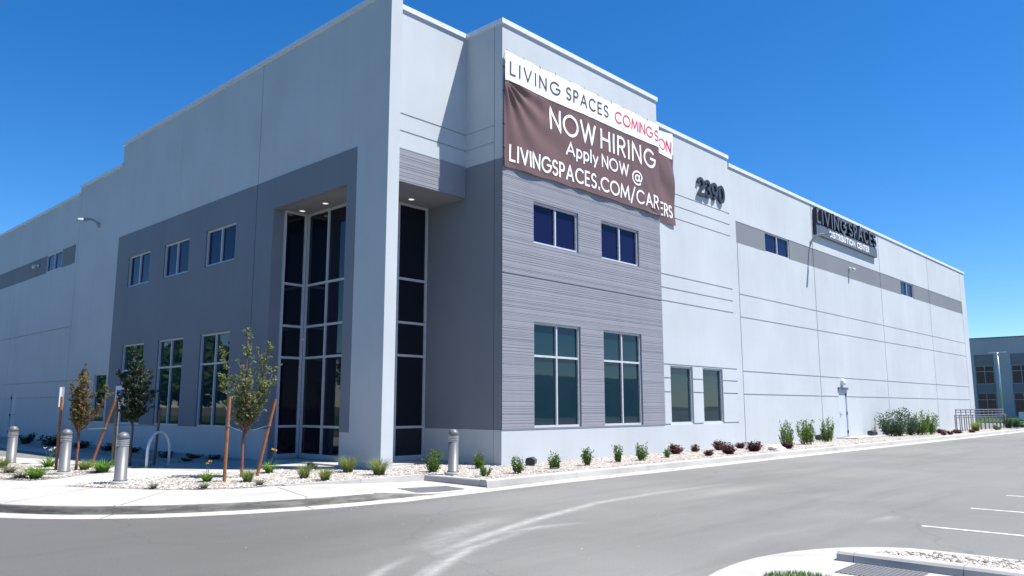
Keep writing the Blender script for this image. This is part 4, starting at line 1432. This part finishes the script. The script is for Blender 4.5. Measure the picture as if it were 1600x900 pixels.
# ================================================================== NEIGHBOURING BUILDING, LIGHT POLE
XB = 135.0
NB = thing('office_building', 'slate blue two storey office block beyond the end of the long wall', 'building', (XB, 25, 0))
cols_ = [(27.75 - k * 4.75, 30.35 - k * 4.75) for k in range(-3, 5)]
rr = [(8.6, 12, 0, .1, 0, None)]
rects = []
for a, b in cols_:
    rects += [(a, b, 0.3, 9.5, .12, BGDARK), (a + .12, b - .02, 5.1, 7.8, None, BGDARK), (a + .12, b - .02, .5, 3.75, None, BGDARK)]
mbn = MB(); relief(mbn, 'L', XB, -8, 46, 0, 11.9, BGWALL, rects, .3)
mbn.face([(XB, -8, 0), (XB + 60, -8, 0), (XB + 60, -8, 11.9), (XB, -8, 11.9)], BGWALL)
mbn.face([(XB, -8, 11.9), (XB + 60, -8, 11.9), (XB + 60, 46, 11.9), (XB, 46, 11.9)], BGWALL)
build('wall', mbn, None, NB)
cp = MB(); cp.box(XB - .06, XB + .4, -8.05, 46.05, 11.902, 12.08); build('coping', cp, BGDARK, NB)
for a, b in cols_:
    for (c, d, tr) in ((5.1, 7.8, 6.95), (.5, 3.75, 2.75)):
        window(NB, 'L', XB, a + .12, b - .02, c, d, [(a + b) / 2 + .05], [tr], .22, GLASSD, .055)
lp = thing('light_pole', 'tall slim grey double headed light pole before the slate office block', 'lamp post', (118.2, 23.8, 0))
p_ = MB(); p_.tube([(118.2, 23.8, .7), (118.2, 23.8, 8.75)], [.13, .09], 10); build('pole', p_, STEEL, lp, smooth=True)
p_ = MB(); p_.lathe([(.3, 0), (.3, .68), (.25, .7)], 16, (118.2, 23.8, .0)); build('pole_base', p_, KERBM, lp, smooth=False)
for s_ in (-1, 1):
    h = MB(); h.box(118.05, 118.35, min(23.8 + s_ * .15, 23.8 + s_ * 1.0), max(23.8 + s_ * .15, 23.8 + s_ * 1.0), 8.70, 8.82); build('lamp_head', h, STEEL, lp)
wb_ = thing('ground_sign', 'low white slab sign standing on the far lawn', 'sign', (103.9, 19.0, 0.1))
m_ = MB(); m_.box(103.7, 104.1, 17.4, 19.35, .25, 1.1); build('slab', m_, COPING, wb_)
m_ = MB(); m_.box(103.6, 104.2, 17.2, 19.5, .08, .25); build('plinth', m_, KERBM, wb_)

# what the glass mirrors: a building across the car park and a line of trees over the side drive
AC = thing('office_building', 'long low grey building across the car park, mirrored in the sunny windows', 'building', (40, -52, 0))
ma = MB(); relief(ma, 'R', -52.0, -15, 130, 0, 6.6, BGWALL, [(x, x + 3.0, 1.0, 4.6, .12, BGDARK) for x in range(-12, 126, 8)])
ma.v = [(x, -104.0 - y, z) for x, y, z in ma.v]
ma.box(-15, 130, -75, -52.3, 0, 6.6, BGWALL)
build('wall', ma, None, AC)
mt = MB(); rt_ = random.Random(77)
for k in range(17):
    cx_, cy_ = -11 - rt_.uniform(0, 4), 8 + k * 6.8 + rt_.uniform(-2, 2)
    hh = rt_.uniform(8.0, 10.5)
    mt.tube([(cx_, cy_, 0), (cx_ + .2, cy_, hh * .6)], [.22, .10], 7, BARKG)
    for _ in range(900):
        v = Vector((rt_.gauss(0, 1), rt_.gauss(0, 1), rt_.gauss(0, 1))).normalized() * rt_.uniform(.35, 1.0)
        i0 = len(mt.v)
        c0 = Vector((cx_ + v.x * 2.8, cy_ + v.y * 2.8, hh * .58 + v.z * hh * .42))
        d1 = Vector((rt_.uniform(-1, 1), rt_.uniform(-1, 1), rt_.uniform(-1, 1))).normalized() * .42
        d2 = d1.orthogonal().normalized() * .3
        for q in (c0 - d1, c0 + d2, c0 + d1, c0 - d2): mt.v.append(tuple(q))
        mt.f.append([i0, i0 + 1, i0 + 2, i0 + 3]); mt.mi.append(mt.m(LEAF_GREEN))
tag(struct(build('tree_row', mt, None), 'stuff'), 'row of green trees over the side drive, mirrored in the left windows', 'trees')
sd = MB(); sd.box(-60, -6.5, -20, 140, -.04, .03); struct(build('side_lawn', sd, LAWN, local=True))

# ================================================================== TREES
RT = Vector((.686, -.728, 0)); DP = Vector((.728, .686, 0))
def leaf(mb, p, d, size, r, mat):
    d = Vector(d).normalized()
    s = d.orthogonal().normalized()
    s = (Matrix.Rotation(r.uniform(0, 6.28), 3, d) @ s)
    w = size * .30
    mid_ = Vector(p) + d * size * .5
    nn = d.cross(s) * size * .06
    k = mb.m(mat); i = len(mb.v)
    for q in (Vector(p), mid_ + s * w + nn, Vector(p) + d * size, mid_ - s * w + nn):
        mb.v.append(tuple(q))
    mb.f.append([i, i + 1, i + 2, i + 3]); mb.mi.append(k)
def limb(p0, p1, r, bow=.12, n=6):
    p0, p1 = Vector(p0), Vector(p1)
    d = p1 - p0
    off = Vector((r.uniform(-1, 1), r.uniform(-1, 1), 0)) * d.length * bow
    out = []
    for i in range(n + 1):
        t = i / n
        q = p0 + d * t + off * math.sin(t * math.pi) 
        # branches leave sideways and turn up
        q.z = p0.z + d.z * (t ** 1.25)
        out.append(q)
    return out
def tree(name, loc, trunk_h, rad, tips, label, leafm, bark, nleaf, leafs, fuzz, seed, start=.25, twigs=7):
    r = random.Random(seed)
    t = thing(name, label, 'tree', loc, 0, 'staked young trees')
    tr = MB(); cr = MB()
    tops = trunk_h
    wob = [Vector((r.uniform(-.02, .02), r.uniform(-.02, .02), trunk_h * i / 5)) for i in range(6)]
    wob[0] = Vector((0, 0, -.05))
    tr.tube(wob, [rad * 1.15, rad, rad * .95, rad * .92, rad * .9, rad * .85], 9)
    for (lat, dep, z) in tips:
        p0 = wob[-1] + Vector((0, 0, r.uniform(-.12, .04)))
        p1 = RT * lat + DP * dep + Vector((0, 0, z))
        lb = limb(p0, p1, r)
        n = len(lb)
        tr.tube(lb, [rad * .38 * (1 - .85 * i / (n - 1)) + .003 for i in range(n)], 6)
        L_ = (p1 - p0).length
        # twigs with leaves
        for _ in range(int(twigs * L_)):
            f = start + (1 - start) * r.random()
            k = min(n - 2, int(f * (n - 1))); ft = f * (n - 1) - k
            q = lb[k].lerp(lb[k + 1], ft)
            a = r.uniform(0, 6.28)
            tl = fuzz * r.uniform(.4, 1.1) * (1.15 - .55 * f)
            d = Vector((math.cos(a) * .8, math.sin(a) * .8, r.uniform(.2, 1.0))).normalized()
            e = q + d * tl
            tr.tube([q, q.lerp(e, .5) + Vector((0, 0, .01)), e], [.006, .005, .002], 4, caps=False)
            for _ in range(nleaf):
                g = q.lerp(e, r.uniform(.15, 1.0))
                ld = d * .5 + Vector((r.uniform(-1, 1), r.uniform(-1, 1), r.uniform(-.7, .8)))
                leaf(cr, g, ld, leafs * r.uniform(.65, 1.25), r, leafm)
        for _ in range(nleaf):
            ld = Vector((r.uniform(-1, 1), r.uniform(-1, 1), r.uniform(-.2, 1.2)))
            leaf(cr, p1, ld, leafs * r.uniform(.7, 1.2), r, leafm)
    o1 = build('trunk', tr, bark, t, local=True, smooth=True)
    build('crown', cr, None, t, local=True)
    return t
tree('young_tree', (8.66, 16.30, .16), 1.02, .034,
     [(-.05, .1, 3.26), (-.12, -.3, 2.55), (-.66, .1, 2.78), (-.50, -.15, 2.22), (.14, .25, 2.85), (.46, .0, 2.95), (.66, -.1, 2.12), (.55, .25, 2.4), (.2, -.35, 2.2), (-.25, .3, 2.2), (.05, 0, 2.3), (-.1, .2, 1.9), (.30, -.1, 1.85)],
     'grey-green young tree held by two reddish stakes before the dark façade', LEAF_PEAR, BARKR, 12, .062, .25, 31, .18, 20)
tree('young_tree', (6.85, 21.10, .16), 0.95, .032,
     [(.03, 0, 2.6), (-.12, .1, 2.25), (.12, -.1, 2.3), (-.28, 0, 1.95), (.25, .1, 1.9), (.0, .12, 2.3), (.05, -.12, 2.2), (.02, .05, 2.45), (-.06, 0, 2.35), (.08, .06, 1.9), (-.08, -.06, 1.85), (.75, .0, 1.85), (.55, .15, 2.05), (-.05, .05, 1.7), (.1, 0, 1.6), (-.2, -.1, 2.15)],
     'narrow olive-brown young tree between two leaning stakes at the left', LEAF_TAN, BARKR, 13, .046, .15, 33, .2, 30)
tree('young_tree', (8.45, 21.95, .16), 1.15, .030,
     [(-.1, 0, 3.1), (.1, .1, 2.75), (.4, 0, 2.5), (-.4, .1, 2.4), (.25, -.2, 2.65), (-.25, .2, 2.7), (.45, .1, 1.95), (-.45, 0, 1.9), (.0, -.25, 2.3), (.05, .25, 2.4), (.2, 0, 2.0), (-.15, -.1, 2.0), (-.55, .1, 2.5), (.1, 0, 1.75)],
     'dark green young tree in the building shade beside the hoop', LEAF_DARK, BARKG, 14, .07, .23, 35, .12, 26)
def stake(x, y, h, tx, ty, label, mat=STAKE, z=.15):
    mb = MB()
    mb.tube([(x, y, z - .05), (x + tx * .5, y + ty * .5, z + h * .5), (x + tx, y + ty, z + h)], [.036, .035, .034], 9)
    o = build('tree_stake', mb, mat, smooth=False)
    tag(o, label, 'stake', 'wooden tree stakes')
    return Vector((x, y, z)), Vector((x + tx, y + ty, z + h))
def strap(a, ha, b, hb, label):
    mb = MB()
    pa = a[0].lerp(a[1], ha)
    pb = Vector(b)
    mb.tube([pa, pa.lerp(pb, .5) + Vector((0, 0, -.01)), pb], .008, 5)
    mb.lathe([(.045, -.02), (.045, .02)], 10, tuple(pa))
    tag(build('tree_strap', mb, STRAP), label, 'strap', 'straps tying trees to stakes')
s1 = stake(7.88, 15.55, 1.76, .02, .0, 'upright reddish stake left of the grey-green tree')
s2 = stake(9.02, 16.32, 1.72, .26, -.22, 'leaning reddish stake right of the grey-green tree')
strap(s1, .66, (8.66, 16.30, 1.14), 0, 'dark strap from the upright stake to the grey-green tree')
strap(s2, .66, (8.66, 16.30, 1.14), 0, 'dark strap from the leaning stake to the grey-green tree')
s3 = stake(6.58, 21.65, 1.80, .0, .0, 'upright reddish stake behind the second bollard')
s4 = stake(7.43, 21.85, 1.72, .36, -.36, 'leaning tan stake right of the olive-brown tree')
strap(s3, .60, (6.85, 21.10, 1.16), 0, 'pale strap from the upright stake to the olive-brown tree')
strap(s4, .58, (6.85, 21.10, 1.16), 0, 'pale strap from the leaning stake to the olive-brown tree')
s5 = stake(8.15, 22.35, 1.78, .0, .0, 'olive stake left of the dark green tree', STAKE2)
s6 = stake(9.0, 21.75, 1.50, .05, -.05, 'dark stake right of the dark green tree', BARKG)
strap(s5, .60, (8.45, 21.95, 1.22), 0, 'dark strap left of the dark green tree')
strap(s6, .70, (8.45, 21.95, 1.20), 0, 'dark strap right of the dark green tree')

# ================================================================== SHRUBS AND GRASSES
def shrub_mesh(seed, leafm, h, w, nstem, upright, leafs, per, stem_mat=TWIG, flowers=None):
    r = random.Random(seed)
    st = MB(); fo = MB(); fl2 = MB()
    for s in range(nstem):
        a = r.uniform(0, 6.28); d = math.sqrt(r.random())
        top_ = Vector((math.cos(a) * w / 2 * d * .95, math.sin(a) * w / 2 * d * .95, h * (1.0 - .45 * d * (1 - upright)) * r.uniform(.42, 1.10)))
        b0_ = Vector((top_.x * (.25 + .3 * upright), top_.y * (.25 + .3 * upright), -.02))
        lb = [b0_.lerp(top_, i / 4) + Vector((r.uniform(-.02, .02), r.uniform(-.02, .02), 0)) * h for i in range(5)]
        st.tube(lb, [.008 * (h + .4), .007 * (h + .4), .006, .004, .002], 4, caps=False)
        for _ in range(per):
            f = .12 + .88 * r.random()
            k = min(3, int(f * 4)); q = lb[k].lerp(lb[k + 1], f * 4 - k)
            off = Vector((r.uniform(-1, 1), r.uniform(-1, 1), r.uniform(-.4, .6))) * w * .10
            ld = Vector((r.uniform(-1, 1), r.uniform(-1, 1), r.uniform(-.1, 1.2)))
            leaf(fo, q + off, ld, leafs * r.uniform(.6, 1.25), r, leafm)
        if flowers and r.random() < .75:
            for _ in range(12):
                ld = Vector((r.uniform(-1, 1), r.uniform(-1, 1), r.uniform(-.1, .8)))
                leaf(fl2, top_ + Vector((r.uniform(-.04, .04), r.uniform(-.04, .04), 0)), ld, .035, r, flowers)
    return st, fo, fl2
PROTO = {}
def plant(kind, x, y, h, w, label, rz=None, variant=0):
    key = (kind, variant)
    z = bed_z(x, y) - .005
    P = SPEC[kind]
    rz = rnd.uniform(0, 6.28) if rz is None else rz
    if key not in PROTO:
        t = thing(P['name'], label, P['cat'], (x, y, z), rz, P['group'])
        P['make'](t, variant)
        PROTO[key] = t
    else:
        t = dup(PROTO[key], (x, y, z), rz, label, P['group'])
    g = P.get('grow', (0.98, 1.0))
    t.scale = (w * g[0], w * g[0], h * g[1])
    return t
def mk_shrub(leafm, nstem, upright, leafs, per, flowers=None, h=1.0, w=1.0):
    def f(t, v):
        st, fo, fl2 = shrub_mesh(100 + v * 7 + nstem, leafm, h, w, nstem, upright, leafs, per, TWIG, flowers)
        build('stem', st, TWIG, t, local=True)
        build('foliage', fo, None, t, local=True)
        if fl2.v: build('flower', fl2, None, t, local=True)
    return f
def mk_grass(mat, n, blade_w, lean):
    def f(t, v):
        r = random.Random(50 + v); mb = MB()
        blades(mb, 0, 0, -.02, n, .35, 1.0, blade_w, r, mat, lean)
        build('foliage', mb, None, t, local=True)
    return f
def mk_lily(flower_mat, nf):
    def f(t, v):
        r = random.Random(70 + v); mb = MB()
        blades(mb, 0, 0, -.02, 110, .3, .85, .055, r, LEAF_LILY, .75, 4)
        build('foliage', mb, None, t, local=True)
        st = MB(); fl2 = MB()
        for i in range(nf):
            a = r.uniform(0, 6.28); p = Vector((math.cos(a) * .22, math.sin(a) * .22, 1.15 + .2 * r.random()))
            st.tube([(0, 0, 0), (p.x * .5, p.y * .5, p.z * .6), tuple(p)], .012, 4)
            for _ in range(10):
                leaf(fl2, p, Vector((r.uniform(-1, 1), r.uniform(-1, 1), r.uniform(0, 1.2))), .11, r, flower_mat)
        build('stem', st, LEAF_LILY, t, local=True)
        build('flower', fl2, None, t, local=True)
    return f
SPEC = {
 'grass': dict(name='grass_tuft', cat='grass', group='ornamental grass tufts in the gravel', make=mk_grass(LEAF_GRASS, 260, .026, .55), grow=(1.5, 1.35)),
 'sedge': dict(name='sedge_tuft', cat='grass', group='low sedge tufts in the gravel', make=mk_grass(LEAF_SAGE, 130, .04, .8), grow=(1.3, 1.3)),
 'lily': dict(name='day_lily', cat='plant', group='strap-leaved lilies in the gravel', make=mk_lily(PETAL, 2), grow=(1.3, 1.2)),
 'lilyw': dict(name='day_lily', cat='plant', group='strap-leaved lilies in the gravel', make=mk_lily(PETALW, 4), grow=(1.3, 1.2)),
 'lilyg': dict(name='strap_leaf_plant', cat='plant', group='strap-leaved plants without flowers', make=mk_grass(LEAF_LILY, 150, .055, .85), grow=(1.45, 1.4)),
 'green': dict(name='green_shrub', cat='shrub', group='small green shrubs along the façade kerb', make=mk_shrub(LEAF_GREEN, 18, .75, .12, 46)),
 'flower': dict(name='flowering_shrub', cat='shrub', group='pink-flowered shrubs by the kerb corner', make=mk_shrub(LEAF_GREEN, 24, .55, .11, 44, PETALR)),
 'purple': dict(name='barberry_shrub', cat='shrub', group='purple barberries along the façade kerb', make=mk_shrub(LEAF_PURPLE, 34, .25, .11, 40)),
 'tall': dict(name='upright_shrub', cat='shrub', group='upright bright green shrubs', make=mk_shrub(LEAF_BRIGHT, 18, .85, .085, 90)),
 'big': dict(name='tall_shrub', cat='shrub', group='tall blue-green shrubs', make=mk_shrub(LEAF_BLUE, 34, .7, .062, 85)),
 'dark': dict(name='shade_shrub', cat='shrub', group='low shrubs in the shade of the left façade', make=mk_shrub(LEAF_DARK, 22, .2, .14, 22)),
}
PL = [
 ('grass', 5.82, 23.2, .26, .36, 'low grass tuft beside the farthest left bollard'),
 ('sedge', 5.52, 21.4, .20, .42, 'spreading tuft in front of the far left bollard'),
 ('lilyw', 6.75, 22.8, .30, .50, 'strap-leaved plant with white flower spikes between the two left bollards'),
 ('lilyg', 5.50, 19.35, .26, .42, 'bright strap-leaved clump at the near edge of the left gravel'),
 ('sedge', 5.30, 19.7, .14, .45, 'dull spreading sedge at the near edge of the left gravel'),
 ('lilyg', 7.13, 20.15, .30, .46, 'bright strap-leaved clump at the foot of the leaning tan stake'),
 ('grass', 7.03, 21.05, .24, .36, 'grass tuft behind the olive-brown tree'),
 ('lily', 7.66, 15.86, .26, .40, 'lily with yellow-orange blooms left of the upright stake'),
 ('grass', 8.24, 15.25, .26, .33, 'grass tuft at the foot of the grey-green tree'),
 ('sedge', 7.06, 14.72, .12, .24, 'tiny sage tuft at the pavement edge below the lily'),
 ('sedge', 6.40, 15.42, .11, .20, 'tiny grey tuft at the pavement edge right of the front bollard'),
 ('sedge', 8.05, 14.42, .14, .24, 'small grey-green tuft at the pavement edge right of the grass'),
 ('lily', 9.66, 16.92, .34, .44, 'lily with one orange spike right of the grey-green tree'),
 ('grass', 9.50, 15.15, .30, .36, 'grass tuft left of the pier, behind the small kerb'),
 ('grass', 9.55, 14.42, .26, .34, 'grass tuft close behind the small kerb, nearest the ramp'),
 ('grass', 11.03, 15.72, .36, .44, 'tall grass tuft against the shaded side of the pier'),
 ('grass', 11.10, 14.60, .36, .48, 'broad grass tuft in front of the sunlit pier'),
 ('dark', 11.05, 17.30, .20, .34, 'small dark plant in shade beside the entrance glass'),
 ('flower', 12.53, 14.40, .52, .48, 'large pink-flowered shrub left of the kerb corner bollard'),
 ('flower', 13.97, 14.30, .42, .36, 'smaller pink-flowered shrub right of the kerb corner bollard'),
 ('green', 12.55, 12.66, .24, .29, 'lowest green shrub right at the kerb corner'),
 ('green', 13.66, 12.70, .40, .36, 'green shrub below the ribbed bay corner'),
 ('green', 15.28, 12.92, .40, .36, 'rounded green shrub before the black ground light'),
 ('green', 16.68, 13.0, .48, .40, 'green shrub with two leaders under the left bay window'),
 ('green', 18.21, 13.12, .48, .38, 'narrow green shrub under the gap between bay windows'),
 ('green', 19.34, 13.07, .48, .42, 'wide green shrub under the right bay window'),
 ('green', 20.83, 13.15, .30, .27, 'small green shrub just left of the purple barberries'),
 ('purple', 22.73, 13.99, .38, .58, 'round purple barberry nearest the green shrub'),
 ('purple', 24.13, 14.11, .28, .36, 'small purple barberry under the first narrow window'),
 ('purple', 22.53, 12.72, .24, .38, 'smallest purple barberry close to the kerb'),
 ('purple', 25.82, 14.06, .40, .62, 'wide purple barberry under the second narrow window'),
 ('purple', 23.93, 12.71, .36, .54, 'spiky purple barberry at the kerb below the narrow windows'),
 ('purple', 27.51, 14.19, .28, .44, 'purple barberry against the wall joint'),
 ('purple', 25.88, 12.82, .42, .64, 'spreading purple barberry beside the white boulder'),
 ('tall', 28.76, 12.90, 1.0, .62, 'upright green shrub with purple foliage at its base'),
 ('purple', 28.32, 12.66, .30, .50, 'dark purple barberry at the base of the upright green shrub'),
 ('tall', 32.20, 13.62, 1.12, .78, 'widest upright green shrub, left of the first floodlight'),
 ('tall', 35.21, 13.91, 1.05, .62, 'upright green shrub nearest the pale side door'),
 ('big', 44.40, 14.0, 1.48, 1.75, 'largest blue-green bushy shrub right of the side door'),
 ('big', 46.10, 13.7, 1.12, .85, 'blue-green shrub touching the right side of the largest'),
 ('tall', 47.0, 13.4, 1.30, 1.0, 'bright green shrub in the row past the side door'),
 ('tall', 48.35, 13.25, 1.15, .75, 'last upright green shrub in the row past the side door'),
 ('purple', 50.8, 13.4, .30, .75, 'purple barberry against the last wall joint'),
 ('purple', 47.7, 12.5, .20, .34, 'tiny purple barberry at the far kerb, leftmost'),
 ('purple', 49.0, 12.5, .26, .40, 'second purple barberry at the far kerb'),
 ('purple', 51.3, 12.7, .28, .60, 'third purple barberry at the far kerb'),
 ('purple', 53.6, 12.5, .22, .50, 'last purple barberry at the far kerb before the railings'),
 ('grass', 57.2, 13.1, .60, .70, 'grassy plant in front of the railings'),
 ('big', 66.5, 13.1, 1.05, .70, 'dark shrub at the end of the railings'),
 ('big', 69.2, 13.2, .75, .90, 'wide low shrub just beyond the railings'),
 ('green', 60.5, 12.6, .36, .55, 'small green shrub at the far kerb past the railings'),
 ('green', 70.5, 13.1, .36, .80, 'low green shrub farthest along the kerb'),
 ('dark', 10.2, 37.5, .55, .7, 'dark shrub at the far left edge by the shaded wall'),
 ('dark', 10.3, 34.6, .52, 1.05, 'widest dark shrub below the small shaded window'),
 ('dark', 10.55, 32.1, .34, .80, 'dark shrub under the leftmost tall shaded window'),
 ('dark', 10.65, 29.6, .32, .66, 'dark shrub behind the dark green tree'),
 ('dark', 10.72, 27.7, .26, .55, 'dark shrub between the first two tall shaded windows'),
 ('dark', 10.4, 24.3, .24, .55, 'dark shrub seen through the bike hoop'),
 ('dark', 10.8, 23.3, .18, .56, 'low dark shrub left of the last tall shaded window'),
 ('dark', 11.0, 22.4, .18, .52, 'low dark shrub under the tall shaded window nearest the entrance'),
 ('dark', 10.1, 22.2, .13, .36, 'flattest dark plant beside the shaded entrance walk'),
]
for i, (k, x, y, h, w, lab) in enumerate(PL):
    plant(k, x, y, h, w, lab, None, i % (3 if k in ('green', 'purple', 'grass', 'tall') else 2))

def boulder(x, y, sx, sy, sz, seed, label):
    import bmesh
    bm = bmesh.new()
    bmesh.ops.create_icosphere(bm, subdivisions=3, radius=1.0)
    for v in bm.verts:
        n = noise.noise(v.co * 1.3 + Vector((seed, 0, 0))) * .28 + noise.noise(v.co * 3.1 + Vector((0, seed, 0))) * .1
        v.co *= 1 + n
        v.co = Vector((v.co.x * sx, v.co.y * sy, max(v.co.z, -.4) * sz))
    me = bpy.data.meshes.new('boulder'); bm.to_mesh(me); bm.free(); me.materials.append(ROCKM)
    o = bpy.data.objects.new('boulder', me); o.location = (x, y, bed_z(x, y) + sz * .2); COL.objects.link(o)
    return tag(o, label, 'rock')
boulder(27.15, 12.55, .42, .26, .16, 3, 'flat white boulder between barberries and the first upright green shrub')
